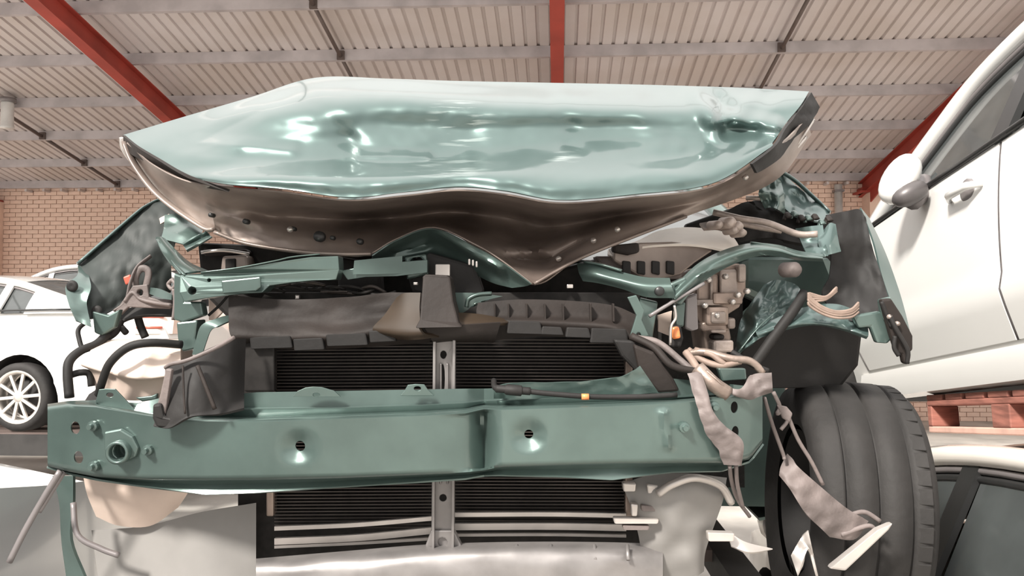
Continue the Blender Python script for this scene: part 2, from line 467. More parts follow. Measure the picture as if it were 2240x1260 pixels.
        # rear pillar panel
        g = []; ff = []
        for i in range(8):
            x = -1.36-(.50)*i/7; ra = rail_at(x); zb = lerp_tab(BELT, x)-.03; yb = side_y(x, .9)-.004
            for k in range(5):
                t = k/4; g.append((x, s*(yb+(ra[1]-yb)*t+.012*math.sin(t*3.14)), zb+(max(ra[2], zb+.001)-zb)*t))
        for i in range(7):
            for k in range(4): ff.append((i*5+k, i*5+k+1, i*5+k+6, i*5+k+5))
        solid(part('rear_pillar', g, ff, paint), .006)
    # doors, sills, handles, mirrors
        if s in doors:
            for (xa, xb) in ((-.14, .93), (-1.13, -.155)):
                if xb > x_front: continue
                g = []; ff = []; NX, NZ = 12, 12
                for i in range(NX+1):
                    for k in range(NZ+1):
                        t = k/NZ; x = xa+(xb-xa)*i/NX
                        if xb > .5: x += .10*(t-.5)*(i/NX) - .05*(i/NX)*max(0, .35-t)*2
                        else: x += .16*(1-i/NX)*max(0, .5-t)*1.6
                        z = .285+(lerp_tab(BELT, x)-.295)*t
                        g.append((x, s*(side_y(x, z)+.007), z))
                for i in range(NX):
                    for k in range(NZ):
                        a = i*(NZ+1)+k; q = (a, a+1, a+NZ+2, a+NZ+1); ff.append(q if s > 0 else q[::-1])
                dr = part('door', g, ff, paint); solid(dr, .02, -1)
                for xs_, ex in ((xa-.007, 0), (xb+.008, 1)):
                    sp_ = []
                    for k in range(13):
                        t = k/12; x = xs_
                        if xb > .5 and ex: x += .10*(t-.5)-.05*max(0, .35-t)*2
                        elif xb < .5 and not ex: x += .16*max(0, .5-t)*1.6
                        z = .285+(lerp_tab(BELT, x)-.295)*t; sp_.append(L((x, s*(side_y(x, z)+.002), z)))
                    sweep('door_seam', sp_, .0055, M['grey'], dr, 6)
                hx = xa+.16; hz = .83
                sweep('handle', [L((hx-.09, s*(side_y(hx, hz)+.012), hz)), L((hx-.05, s*(side_y(hx, hz)+.040), hz+.004)), L((hx+.05, s*(side_y(hx, hz)+.040), hz+.004)), L((hx+.10, s*(side_y(hx, hz)+.012), hz))], [.010, .014, .014, .008], paint, dr, 8)
                lathe('handle_recess', [(0, .012), (.035, .010), (.045, .0075), (.045, 0)], L((hx, s*side_y(hx, hz), hz)), T.to_3x3() @ Vector((0, s, 0)), M['grey'], dr, 16)
            sp = [(x, s*(side_y(x, .235)+.006), .225) for x in [.93-1.9*i/12 for i in range(13)]]
            g = []; ff = []
            for (x, y, z) in sp:
                for (dy, dz) in ((-.05, -.075), (.004, -.065), (.018, 0), (.012, .045), (-.03, .05)): g.append((x, y+s*dy, z+dz))
            for i in range(12):
                for k in range(4):
                    q = (i*5+k, i*5+k+1, i*5+k+6, i*5+k+5); ff.append(q if s < 0 else q[::-1])
            solid(part('sill', g, ff, paint), .01)
            # mirror
            if not mirrors: continue
            mx, mz = .76-ash, 1.005
            my = s*.955
            shell = []; sf = []
            for i in range(9):
                t = i/8*math.pi
                for k in range(12):
                    a = 2*math.pi*k/12
                    rr = math.sin(t)**.7
                    shell.append((mx+.085*math.cos(t)*.8+.02, my+s*.01+.105*rr*math.cos(a), mz+.035+.10*rr*math.sin(a)))
            for i in range(8):
                for k in range(12): sf.append((i*12+k, i*12+(k+1) % 12, (i+1)*12+(k+1) % 12, (i+1)*12+k))
            mi = part('mirror', shell, sf, paint)
            sweep('mirror_arm', [L((mx+.03, s*.84, .925)), L((mx+.03, s*.92, .945)), L((mx+.02, s*.96, .97))], [.035, .03, .03], M['grey'], mi, 8)
            lathe('mirror_glass', [(0, -.003), (.085, -.003), (.095, .012), (.095, .02)], L((mx-.045, my+s*.01, mz+.03)), T.to_3x3() @ Vector((1, 0, 0)), M['grey'], mi, 20)
            g = [(.98-ash, s*.815, .915), (.72-ash, s*.822, .93), (.74-ash, s*.79, 1.10)]
            solid(part('mirror_sail', g, [(0, 1, 2) if s < 0 else (2, 1, 0)], M['trim'], False), .01, 0)
    # roof, windscreen, rear window
    def cross(name, xa, xb, mt, crown, nx=14, t=.006, inset=0):
        g = []; ff = []
        for i in range(nx+1):
            x = xa+(xb-xa)*i/nx; ra = rail_at(x)
            for k in range(11):
                v = 1-2*k/10; g.append((x+ (crown*1.6*(1-v*v) if mt is M['glass'] and x > 0 else 0), v*(ra[1]-inset), ra[2]+crown*(1-v*v)))
        for i in range(nx):
            for k in range(10):
                ff.append((i*11+k, (i+1)*11+k, (i+1)*11+k+1, i*11+k+1))
        return solid(part(name, g, ff, mt), t)
    cross('roof', -1.2, .28*(1-ash/1.12), paint, .055)
    cross('windscreen', .29*(1-ash/1.12), 1.10-ash, M['glass'], .05)
    cross('rear_window', -1.84, -1.21, M['glass'], .045)
    # wheels
    if wheels:
        for wx in (1.36, -1.36):
            if wx > x_front: continue
            for s in wheel_sides:
                c = L((wx, s*.80, .315)); ax = T.to_3x3() @ Vector((0, s, 0))
                wheel(c, ax, root, wr, .20, spokes)
    # lamps at the tail
    for s in (1, -1):
        g = []; ff = []
        for i in range(7):
            a = i/6; x = -2.10-.235*a**.6
            for k in range(4):
                z = .70+bz*1.5+.24*k/3
                xx = -2.12-.21*a; yy = s*(side_y(xx, z)+.006) if a < .75 else s*(side_y(-2.28, z)+.006-(a-.75)*.8)
                g.append((xx if a < .75 else -2.335, yy, z))
        for i in range(6):
            for k in range(3): ff.append((i*4+k, i*4+k+1, i*4+k+5, i*4+k+4))
        tl = part('tail_lamp', g, ff, M['lens']); solid(tl, .012, 0)
        for zz in (.76+bz*1.5, .86+bz*1.5):
            sweep('lamp_stripe', [L((-2.13, s*(side_y(-2.13, zz)+.012), zz)), L((-2.22, s*(side_y(-2.22, zz)+.014), zz)), L((-2.29, s*(side_y(-2.29, zz)+.014), zz))], .012, M['redmark'], tl, 6)
    return body

def wheel(c, ax, root, rad, wid, spokes=10):
    h = wid/2
    lathe('tyre', [(rad*.72, -h*.9), (rad*.82, -h), (rad*.94, -h*.95), (rad, -h*.7), (rad, h*.7), (rad*.94, h*.95), (rad*.82, h), (rad*.72, h*.9)], c, ax, M['rubber'], root, 40)
    rim = lathe('rim', [(rad*.66, -h*.8), (rad*.72, -h*.9), (rad*.66, h*.2), (rad*.66, h*.75), (rad*.74, h*1.0), (rad*.78, h*.98)], c, ax, M['chrome'], root, 40)
    lathe('brake_disc', [(0, -.01), (rad*.5, -.01), (rad*.5, .01), (0, .01)], c, ax, M['interior'], root, 30)
    a0 = Vector(ax).normalized(); a = a0.cross(Vector((0, 0, 1))).normalized(); b = a0.cross(a)
    for k in range(spokes):
        th = 2*math.pi*k/spokes+.1; r_ = a*math.cos(th)+b*math.sin(th); t_ = -a*math.sin(th)+b*math.cos(th)
        boxw('spoke', c+a0*(h*.72)+r_*(rad*.40), r_*(rad*.32), t_*(rad*.048), a0*.012, M['chrome'], rim, .004)
    lathe('hub_cap', [(0, h*.9), (rad*.13, h*.88), (rad*.17, h*.75), (rad*.17, 0)], c, ax, M['chrome'], rim, 20)

def frame(fwd, left_hint):
    f = Vector(fwd).normalized(); l = Vector(left_hint); l = (l-f*l.dot(f)).normalized(); u = f.cross(l)
    return Matrix((f, l, u)).transposed()
def place(rot, local, world, sc=(1, 1, 1)):
    rot = rot @ Matrix.Diagonal(Vector(sc))
    T = rot.to_4x4(); T.translation = Vector(world)-rot @ Vector(local); return T
def ray(px, py): return (P(px, py, 1)-CAM).normalized()

M['seamgrey'] = mat('dark_grey_trim', (.10, .09, .09), .4, .2, var=.1)
# white car on the pallet, nose away from the viewer and dipping
T1 = place(frame(ray(1157, 965), -R), (.86, .83, .20), P(1914, 852, 3.44), (1.07, 1, .92))
base = T1 @ Vector((0, 0, 0))
rc = thing('sedan_car', base, 'white sedan raised on a red pallet, tilted nose-down, with one side mirror showing', 'car')
sedan(T1, rc, M['white'], ash=.30, mirrors=False)
def blob(name, c, ax, ay, az, mt, par, nu=20, nv=12, p=1.0):
    vs = []; fs = []
    for j in range(nv+1):
        t = math.pi*j/nv
        for k in range(nu):
            a = 2*math.pi*k/nu; r_ = math.sin(t)**p
            vs.append(c+ax*math.cos(t)+ay*(r_*math.cos(a))+az*(r_*math.sin(a)))
    for j in range(nv):
        for k in range(nu): fs.append((j*nu+k, j*nu+(k+1) % nu, (j+1)*nu+(k+1) % nu, (j+1)*nu+k))
    return obj(name, vs, fs, mt, par, True)
k_ = 2.95/FPX
mi = blob('mirror', P(1969, 392, 2.95), (R*.52+U*.85)*(60*k_), (R*.85-U*.52)*(37*k_), F*.055, M['white'], rc, p=.8)
blob('mirror_glass', P(1990, 424, 2.915), (R*.80+U*.40)*(44*k_), (R*.40-U*.80)*(28*k_), F*.045, M['seamgrey'], mi, p=.8)
sweep('mirror_arm', [P(1996, 440, 2.94), P(2016, 420, 2.99), P(2024, 385, 3.0)], [.035, .04, .018], M['grey'], mi, 10)
solid(obj('mirror_sail', [T1 @ Vector(q) for q in ((.70, .815, .915), (.42, .822, .93), (.44, .79, 1.10))], [(2, 1, 0)], M['trim'], rc), .01, 0)
# cream car under the pallet
T2 = place(frame(ray(1157, 800), -R), (.30, .64, 1.36), P(1985, 1002, 3.05))
base = T2 @ Vector((0, 0, 0))
lc = thing('sedan_car', base, 'cream sedan carrying a red pallet and another car on its roof', 'car')
sedan(T2, lc, M['cream'])
# silver car low on the other side
T3 = place(frame(Vector((-.05, 1, 0)), -R), (1.95, -.45, .86), P(60, 1000, 3.1), (1.1, 1.05, 1.46))
base = T3 @ Vector((0, 0, 0))
sc = thing('sedan_car', base, 'silver-grey vehicle parked low beside the wreck with only its bonnet and wing showing', 'car')
sedan(T3, sc, M['silver'], wr=.315*1.46, mirrors=False)
# white sedan with alloy wheels seen from its side
t_ = math.radians(6)
T4 = place(frame(Vector((-math.cos(t_), math.sin(t_), 0)), Vector((-math.sin(t_), -math.cos(t_), 0))), (-1.36, .85, .315), P(45, 868, 7.6), (1.4, 1, 1))
base = T4 @ Vector((0, 0, 0))
wc = thing('sedan_car', base, 'white sedan with multi-spoke alloy wheels standing in front of the brick wall', 'car')
sedan(T4, wc, M['white'], bz=.13)
T5 = place(frame(Vector((1, .1, 0)), Vector((-.1, 1, 0))), (-1.05, 0, 1.42), P(185, 590, 11.2))
base = T5 @ Vector((0, 0, 0))
wc2 = thing('sedan_car', base, 'white car farther back by the brick wall, mostly hidden behind the alloy-wheeled sedan', 'car')
sedan(T5, wc2, M['white'])

# pallet between the two cars
n_p = ray(1157, 915); n_p = Vector((n_p.x, n_p.y, n_p.z)).normalized(); l_p = (-R-n_p*(-R).dot(n_p)).normalized(); u_p = n_p.cross(l_p)
pc = P(2032, 946, 3.0)
pt = thing('pallet', pc, 'red painted timber pallet wedged between the white car and the cream car roof', 'pallet')
def pbox(nm, a0, a1, b0, b1, c0, c1, mt):   # a along the side towards the viewer, b away from the viewer's left, c up
    ctr = pc-n_p*((a0+a1)/2)-l_p*((b0+b1)/2)+u_p*((c0+c1)/2)
    return boxw(nm, ctr, n_p*((a1-a0)/2), l_p*((b1-b0)/2), u_p*((c1-c0)/2), mt, pt, .004)
for b0 in (0, .5, 1.0):
    pbox('bottom_board', 0, 1.2, b0, b0+.1, 0, .022, M['palewood'])
    for a0 in (0, .42, 1.10):
        pbox('block', a0, a0+(.03 if a0 == 0 else .1), b0, b0+.1, .022, .095, M['pallet'])
    if b0 > 0: pbox('stringer', .03, 1.1, b0+.01, b0+.05, .022, .095, M['pallet'])
    pbox('stringer_board', 0, 1.2, b0, b0+.1, .095, .115, M['pallet'])
for k in range(9): pbox('top_board', k*.1355, k*.1355+.11, 0, 1.1, .115, .135, M['pallet'])

# steel racks under the upper cars (below the picture)
def rack(label, x0, x1, y0, y1, ztop, frm='red', dk='pallet'):
    e = thing('steel_rack', ((x0+x1)/2, (y0+y1)/2, 0), label, 'rack')
    for xx in (x0, x1):
        for yy in (y0, y1): box('post', xx-.05, xx+.05, yy-.05, yy+.05, 0, ztop-.1, M[frm], e)
        box('side_beam', xx-.05, xx+.05, y0-.05, y1+.05, ztop-.1, ztop, M[frm], e)
    box('end_beam', x0+.05, x1-.05, y0-.11, y0-.05, ztop-.18, ztop, M[frm], e)
    for k in range(8):
        yy = y0+(y1-y0)*k/7
        box('deck_plank', x0+.05, x1-.05, yy-.09, yy+.09, ztop-.04, ztop, M[dk], e)
    return e
zl = (T4 @ Vector((0, 0, 0))).z
p4 = T4 @ Vector((0, 0, 0))
rack('dark steel rack with plank deck under the alloy-wheeled white sedan', p4.x-2.6, p4.x+2.75, p4.y-1.2, p4.y+1.2, zl, 'interior', 'bridge')

# ================================================================== the wrecked green car
WZ = HC-.80
wb = P(1090, 1000, 2.9); wb.z = WZ
W = thing('wrecked_car', wb, 'crashed green car with buckled bonnet, bare bumper beam and exposed radiator', 'car')
HOOD0 = Vector(ORIG)
M['hood'] = hood_material()
def seg_dist(x, y, x0, y0, x1, y1):
    dx, dy = x1-x0, y1-y0; t = max(0, min(1, ((x-x0)*dx+(y-y0)*dy)/(dx*dx+dy*dy)))
    return math.hypot(x-x0-t*dx, y-y0-t*dy), t
def creases(x, y, lines, blobs, amp=1):
    d = 0
    for (x0, y0, x1, y1, wd, a) in lines:
        q, t = seg_dist(x, y, x0, y0, x1, y1)
        if q < wd: d += a*((1-q/wd)**1.3 if wd < 26 else .5+.5*math.cos(math.pi*q/wd))
    for (bx, by, rx, ry, a) in blobs:
        e = ((x-bx)/rx)**2+((y-by)/ry)**2
        if e < 6: d += a*math.exp(-e)
    return d*amp

# ---- bonnet skin
def dpt(row, ds): return [(x, y, d) for (x, y), d in zip(row, ds)]
r1 = [(270, 295), (400, 256), (550, 212), (690, 170), (850, 172), (1000, 177), (1200, 181), (1400, 185), (1600, 191), (1700, 196), (1770, 200)]
r2 = [(303, 322), (420, 288), (560, 246), (700, 218), (860, 215), (1000, 224), (1200, 232), (1400, 238), (1570, 240), (1680, 238), (1750, 232)]
r3 = [(345, 348), (440, 324), (590, 298), (720, 282), (860, 282), (1000, 288), (1190, 284), (1380, 284), (1560, 290), (1660, 275), (1722, 266)]
r4 = [(378, 372), (470, 362), (610, 352), (770, 346), (900, 348), (1040, 345), (1200, 336), (1370, 330), (1550, 330), (1640, 312), (1700, 298)]
r5 = [(400, 384), (485, 388), (615, 388), (765, 395), (890, 388), (1000, 380), (1110, 382), (1230, 396), (1380, 388), (1560, 372), (1690, 312)]
r6 = [(408, 388), (500, 403), (620, 413), (760, 431), (885, 420), (1000, 408), (1105, 417), (1225, 437), (1385, 425), (1560, 400), (1692, 318)]
rows = [dpt(r1, [1.98, 2.06, 2.12, 2.16, 2.14, 2.14, 2.14, 2.13, 2.08, 2.02, 1.98]),
        dpt(r2, [1.90, 1.95, 1.94, 1.89, 1.88, 1.885, 1.885, 1.885, 1.88, 1.88, 1.88]),
        dpt(r3, [1.85, 1.85, 1.82, 1.82, 1.83, 1.84, 1.845, 1.845, 1.835, 1.83, 1.83]),
        dpt(r4, [1.80, 1.78, 1.77, 1.775, 1.785, 1.795, 1.80, 1.80, 1.79, 1.79, 1.79]),
        dpt(r5, [1.77, 1.70, 1.66, 1.655, 1.66, 1.67, 1.665, 1.655, 1.67, 1.70, 1.76]),
        dpt(r6, [1.76, 1.68, 1.645, 1.635, 1.645, 1.655, 1.645, 1.635, 1.65, 1.68, 1.75])]
HL = [(436, 310, 560, 248, 25, .010), (436, 312, 640, 330, 25, -.014), (700, 232, 795, 342, 40, .010), (788, 342, 930, 345, 24, -.018),
      (540, 332, 760, 306, 34, .010), (930, 344, 1030, 300, 44, .008), (1200, 205, 1250, 272, 30, .007), (1385, 205, 1435, 300, 44, -.010),
      (1030, 350, 1480, 322, 30, -.010), (1240, 318, 1275, 328, 16, .008), (1525, 198, 1572, 282, 36, -.04),
      (1575, 215, 1585, 290, 24, .028), (1570, 288, 1650, 285, 26, .018), (1640, 230, 1760, 215, 34, -.018), (1600, 255, 1695, 272, 28, -.03), (1545, 205, 1600, 235, 24, .026), (1690, 205, 1640, 250, 30, .02)]
HB = [(860, 270, 110, 40, .012), (1300, 280, 140, 40, .010), (480, 352, 50, 22, -.010), (990, 394, 70, 22, .010)]
HT = [(600, 272, 120, 38, .024), (760, 285, 50, 45, .010), (745, 372, 110, 30, -.014), (1482, 368, 50, 28, -.016), (1000, 262, 160, 40, .010), (1330, 262, 120, 40, .010), (450, 330, 60, 24, -.010)]
def hfn(x, y):
    tl = 0
    for bx, by, rx, ry, a in HT:
        e = ((x-bx)/rx)**2+((y-by)/ry)**2
        if e < 7: tl += 1.7*a*(y-by)/ry*math.exp(-e)
    return tl+creases(x, y, HL, HB, 1.0)+.004*noise.noise(Vector((x*.013, y*.02, 1.7)))+.0016*noise.noise(Vector((x*.04, y*.05, 4.2)))
hood = surf('bonnet', rows, M['hood'], W, nu=190, nv=84, t=.003, fn=hfn)
# ---- bonnet inner panel (underside, sagging behind the front edge)
t1 = [(278, 312, 1.93), (335, 360, 1.84), (410, 396, 1.76), (505, 410, 1.70), (620, 420, 1.66), (760, 438, 1.645), (885, 428, 1.655), (1000, 416, 1.665), (1105, 425, 1.655), (1225, 444, 1.645), (1385, 432, 1.66), (1560, 407, 1.69), (1692, 326, 1.765), (1762, 262, 1.88)]
t2 = [(283, 322, 1.95), (340, 382, 1.88), (430, 430, 1.84), (530, 458, 1.83), (640, 470, 1.90), (770, 478, 1.97), (890, 466, 2.02), (1000, 455, 2.04), (1110, 470, 2.02), (1205, 490, 1.98), (1340, 470, 1.93), (1530, 432, 1.82), (1690, 350, 1.84), (1766, 274, 1.92)]
t3 = [(287, 332, 1.96), (346, 402, 1.90), (440, 468, 1.86), (535, 500, 1.84), (645, 520, 1.83), (750, 525, 1.85), (850, 512, 1.92), (955, 485, 1.99), (1065, 520, 1.93), (1180, 560, 1.86), (1300, 515, 1.84), (1520, 452, 1.84), (1690, 372, 1.87), (1770, 284, 1.94)]
t4 = [(292, 342, 1.97), (352, 420, 1.91), (446, 496, 1.86), (540, 531, 1.835), (650, 549, 1.81), (730, 556, 1.80), (812, 556, 1.80), (945, 498, 1.80), (1050, 546, 1.79), (1165, 622, 1.76), (1275, 562, 1.78), (1500, 473, 1.85), (1690, 398, 1.89), (1774, 294, 1.95)]
IL = [(450, 420, 470, 490, 22, -.02), (530, 440, 590, 480, 26, .014), (480, 470, 780, 528, 20, -.012), (1085, 545, 1180, 548, 16, -.03), (1180, 548, 1255, 515, 16, -.03), (1090, 566, 1190, 572, 12, .03),
      (1190, 572, 1270, 530, 12, .03), (1560, 440, 1600, 400, 20, -.016), (650, 450, 820, 470, 30, .02)]
inner = surf('bonnet_inner_panel', [t1, t2, t3, t4], M['brown'], hood, nu=120, nv=36, t=.003, off=0,
             fn=lambda x, y: creases(x, y, IL, [])+.006*noise.noise(Vector((x*.02, y*.03, 9)))+.003*noise.noise(Vector((x*.06, y*.07, 2))))
def edge(name, pts, r_, mt, parent, fl=.5): return tube(name, pts, r_, mt, parent, flat=fl)
edge('bonnet_flange', [(274, 312, 1.95), (296, 362, 1.93), (350, 430, 1.89), (442, 496, 1.85), (470, 502, 1.84)], .011, M['brown'], hood)
edge('bonnet_flange', [(470, 508, 1.83), (540, 533, 1.825), (650, 550, 1.80), (735, 556, 1.79), (812, 556, 1.79)], .009, M['brown'], hood)
edge('bonnet_flange', [(1168, 621, 1.75), (1215, 594, 1.76), (1278, 561, 1.77), (1380, 520, 1.80), (1500, 474, 1.84)], .008, M['brown'], hood)
edge('bonnet_flange', [(812, 556, 1.79), (870, 522, 1.79), (950, 498, 1.79), (1045, 538, 1.78), (1100, 572, 1.765), (1165, 621, 1.75)], .0045, M['brown'], hood)
for (hx, hy, hr) in ((536, 484, .006), (697, 517, .012), (726, 520, .005), (786, 528, .007), (460, 470, .005), (640, 500, .005)):
    lathe('drain_hole_dark', [(0, 0), (hr, 0), (hr, -.02)], P(hx, hy, 1.80+.0), -F, M['trim'], inner, 12)  # black discs paint the shade inside open holes
for (hx, hy) in ((635, 502), (1350, 502), (1298, 526), (1222, 566), (1630, 388)):
    lathe('weld_stud', [(0, .008), (.006, .006), (.007, 0)], P(hx, hy, 1.795), -F, M['steel'], inner, 8)
# black edge strips at both ends
surf('bonnet_seal', [[(268, 296, 1.96), (300, 322, 1.88), (345, 350, 1.83), (380, 372, 1.78), (412, 390, 1.74)], [(274, 330, 1.96), (300, 345, 1.9), (360, 372, 1.84), (430, 405, 1.76), (500, 420, 1.70)]], M['brplastic'], hood, 24, 6, .006)
surf('bonnet_seal', [[(1770, 204, 1.96), (1742, 244, 1.86), (1712, 282, 1.81), (1692, 316, 1.74), (1640, 358, 1.70)], [(1788, 236, 1.97), (1770, 268, 1.91), (1735, 300, 1.86), (1700, 345, 1.80), (1650, 378, 1.73)]], M['black'], hood, 24, 6, .006,
     fn=lambda x, y: .02*noise.noise(Vector((x*.05, y*.05, 3))))
for pts in ([(1778, 262, 1.93), (1760, 290, 1.92), (1745, 312, 1.92), (1722, 345, 1.91)], [(1762, 300, 1.93), (1735, 330, 1.92), (1705, 352, 1.91)], [(266, 300, 1.96), (270, 325, 1.965), (288, 352, 1.97)]):
    edge('torn_edge', pts, .007, M['steel'], hood, .6)
# fold tip of the skin hanging under the bonnet (green peak)
surf('bonnet_fold', [[(815, 560, 1.78), (870, 526, 1.78), (948, 502, 1.78), (1040, 541, 1.77), (1095, 573, 1.755), (1162, 622, 1.745)],
                     [(812, 572, 1.80), (880, 548, 1.83), (950, 528, 1.84), (1030, 568, 1.81), (1085, 600, 1.79), (1150, 626, 1.76)],
                     [(790, 586, 1.81), (880, 570, 1.85), (950, 556, 1.86), (1020, 590, 1.84), (1075, 618, 1.81), (1120, 630, 1.78)]], M['green'], hood, 50, 16, .003,
     fn=lambda x, y: creases(x, y, [(960, 512, 1090, 585, 16, -.02), (860, 555, 930, 535, 14, .015)], [])+.004*noise.noise(Vector((x*.05, y*.05, 7))))

# ---- bumper beam
st = [ # px, flange top, line 1, line 2 (ridge), face bottom, lower flange bottom, depth
    (104, 884, 885, 890, 1018, 1020, 1.66), (150, 877, 879, 884, 1030, 1034, 1.63), (215, 875, 880, 887, 1042, 1048, 1.61), (330, 884, 898, 906, 1049, 1066, 1.585),
    (450, 868, 895, 917, 1050, 1082, 1.57), (560, 858, 894, 918, 1049, 1078, 1.56), (750, 855, 892, 911, 1045, 1064, 1.55), (920, 852, 886, 905, 1038, 1053, 1.55),
    (1020, 850, 881, 899, 1033, 1046, 1.555), (1058, 850, 877, 890, 1029, 1039, 1.575), (1095, 849, 876, 892, 1021, 1039, 1.555), (1220, 842, 870, 888, 1017, 1043, 1.55), (1340, 836, 868, 884, 1014, 1050, 1.555),
    (1470, 828, 868, 878, 1012, 1032, 1.565), (1580, 838, 862, 868, 1012, 1030, 1.59), (1640, 845, 850, 855, 1003, 1008, 1.62), (1668, 850, 853, 857, 966, 970, 1.64)]
NS = 150
S = []
for i in range(NS):
    px = 104+(1668-104)*i/(NS-1)
    for a, b in zip(st, st[1:]):
        if a[0] <= px <= b[0]+.01:
            t = (px-a[0])/(b[0]-a[0]); t = t*t*(3-2*t)*.4+t*.6
            S.append(tuple(p+(q-p)*t for p, q in zip(a, b))); break
def beam_d(px, py):
    d = 0
    for (cx, cy, r_, a) in ((652, 978, 46, .016), (1157, 952, 46, .018)):
        q = math.hypot(px-cx, py-cy)
        if q < r_: d += a*(.5+.5*math.cos(math.pi*q/r_))
    if 900 < py < 1040:   # crease where the beam is bent, with a bowed edge on the far side
        q = abs(px-1057+4*math.sin(py*.03)); d += .020*max(0, 1-q/16)
        e = px-(1096-((py-960)/70)**2*22); 
        if 1057 < px: d += .014*max(0, min(1, -e/26)) 
        q = px-1052
        if -110 < q < 0: d += .018*(1+q/110)**2
    q, t = seg_dist(px, py, 1452, 905, 1462, 975)
    if q < 17: d -= .010*(.5+.5*math.cos(math.pi*q/17))
    if px < 215 or px > 1575: d += 0
    return d
vs = []; fs = []
NF = 22
prof_n = None
for (px, ft, l1, l2, fb, lb, d) in S:
    end = px < 215 or px > 1600
    if end: ring = [(px, ft, d+.05), (px, ft+.5, d+.045), (px, l1, d+.04), (px, l1+.5, d+.035), (px, l2-3, d+.02), (px, l2-1, d+.012), (px, l2+1, d+.005), (px, l2+4, d+.001)]
    else:
        q = min(1, (l2-l1)/16); ring = [(px, ft, d+.085), (px, l1-3, d+.082), (px, l1, d+.060), (px, l1+2, d+.060), (px, l2-6*q, d+.066), (px, l2-2, d+.020), (px, l2+1, d+.005), (px, l2+5, d+.0)]
    for k in range(1, NF): 
        y = l2+4+(fb-l2-4)*k/NF; ring.append((px, y, d+beam_d(px, y)))
    ring += [(px, fb, d+.006), (px, fb+2, d+.024), (px, fb+2+(lb-fb-2)*.3, d+.036), (px, lb, d+.026)]
    prof_n = len(ring); vs += [P(*q) for q in ring]
for i in range(NS-1):
    for k in range(prof_n-1):
        a = i*prof_n+k; fs.append((a, a+1, a+prof_n+1, a+prof_n))
beam = obj('bumper_beam', vs, fs, M['green'], W, True)
solid(beam, .004, -1); beam.modifiers.remove(beam.modifiers['crisp_rim'])
cuts = []
def cutter(px, py, rx, ry, d, rot=0):
    pts = [(px+rx*math.cos(a), py+ry*math.sin(a)) for a in [2*math.pi*k/16 for k in range(16)]]
    c = plate('cut', pts, d-.014, .06, M['trim'], W, bev=0); cuts.append(c)
for q in ((652, 979, 11.5, 11.5, 1.566), (1157, 952, 10, 10, 1.57), (158, 938, 12, 14, 1.628), (165, 1003, 12, 14, 1.626), (1610, 893, 9, 13, 1.605), (1612, 948, 9, 14, 1.606), (265, 987, 17, 18, 1.60)):
    cutter(*q)
bpy.context.view_layer.update(); bake(beam)
for c in cuts:
    md = beam.modifiers.new('hole', 'BOOLEAN'); md.object = c; md.operation = 'DIFFERENCE'; md.solver = 'EXACT'
bpy.context.view_layer.update(); bake(beam)
for c in cuts: bpy.data.objects.remove(c)
for p in beam.data.polygons: p.use_smooth = True
beam.data.set_sharp_from_angle(angle=math.radians(45))
def bolt(px, py, d, r_, par):
    b_ = lathe('bolt', [(0, .016), (r_*.55, .016), (r_*.62, .013), (r_*.62, .006), (r_*1.1, .005), (r_*1.2, 0), (r_*1.2, -.005)], P(px, py, d), -F, M['green'], par, 6 if False else 14, False)
for (bx, by, bd) in ((203, 932, 1.605), (323, 985, 1.582), (205, 1020, 1.605), (1497, 935, 1.567), (1562, 890, 1.582)): bolt(bx, by, bd, .009, beam)
# tow eye socket
plate('tow_socket_plate', [(226, 945), (262, 938), (290, 955), (303, 980), (296, 1000), (270, 1012), (240, 1008), (226, 985)], 1.584, .012, M['green'], beam, [(265, 987, 17)], .004)
lathe('tow_socket', [(.0155, -.03), (.0155, .016), (.018, .020), (.022, .018), (.023, .0), (.023, -.01)], P(265, 987, 1.588), -F, M['green'], beam, 24)
lathe('tow_socket_depth', [(0, -.028), (.016, -.028)], P(265, 987, 1.588), -F, M['green'], beam, 16)
# tabs on the top flange
for (x0, x1, x2, y0, y1, hx, hy, d) in ((640, 690, 745, 858, 846, 692, 864, 1.605), (875, 914, 950, 856, 840, 913, 850, 1.603), (196, 238, 300, 890, 850, 240, 864, 1.65)):
    plate('flange_tab', [(x0, y0+10), (x0+10, y0-2), (x1-22, y1+2), (x1-5, y1), (x1+14, y1+1), (x2-14, y0-3), (x2, y0+10)], d, .004, M['green'], beam, [(hx, hy, 8, 5)], .001)
surf('flange_extension', [[(300, 884, 1.64), (345, 872, 1.64), (395, 862, 1.63)], [(290, 905, 1.63), (345, 905, 1.63), (400, 905, 1.62)]], M['green'], beam, 12, 6, .004)
# ragged torn upper flange on the right half
surf('flange_tear', [[(1080, 846, 1.60), (1130, 838, 1.60), (1250, 836, 1.605), (1350, 826, 1.61), (1385, 812, 1.615), (1400, 800, 1.62)],
                     [(1080, 872, 1.61), (1130, 872, 1.61), (1250, 872, 1.615), (1350, 868, 1.62), (1400, 862, 1.62), (1440, 858, 1.63)]], M['green'], beam, 40, 8, .003,
     fn=lambda x, y: .005*noise.noise(Vector((x*.05, y*.06, 1))))
# cable lying along the top flange with a connector
tube('cable', [(1080, 832, 1.62), (1086, 850, 1.585), (1130, 853, 1.575), (1200, 861, 1.572), (1300, 868, 1.572), (1400, 868, 1.575), (1480, 864, 1.59)], .0055, M['black'], W)
for a, b in (((1085, 850), (1160, 856)), ((1108, 852), (1140, 855))):
    tube('connector', [(a[0], a[1], 1.578), ((a[0]+b[0])/2, (a[1]+b[1])/2, 1.573), (b[0], b[1], 1.575)], .0095 if b[0]-a[0] > 50 else .013, M['black'], W, flat=.8)
tube('cable_marker', [(1272, 868, 1.566), (1288, 868, 1.566)], .006, M['amber'], W)

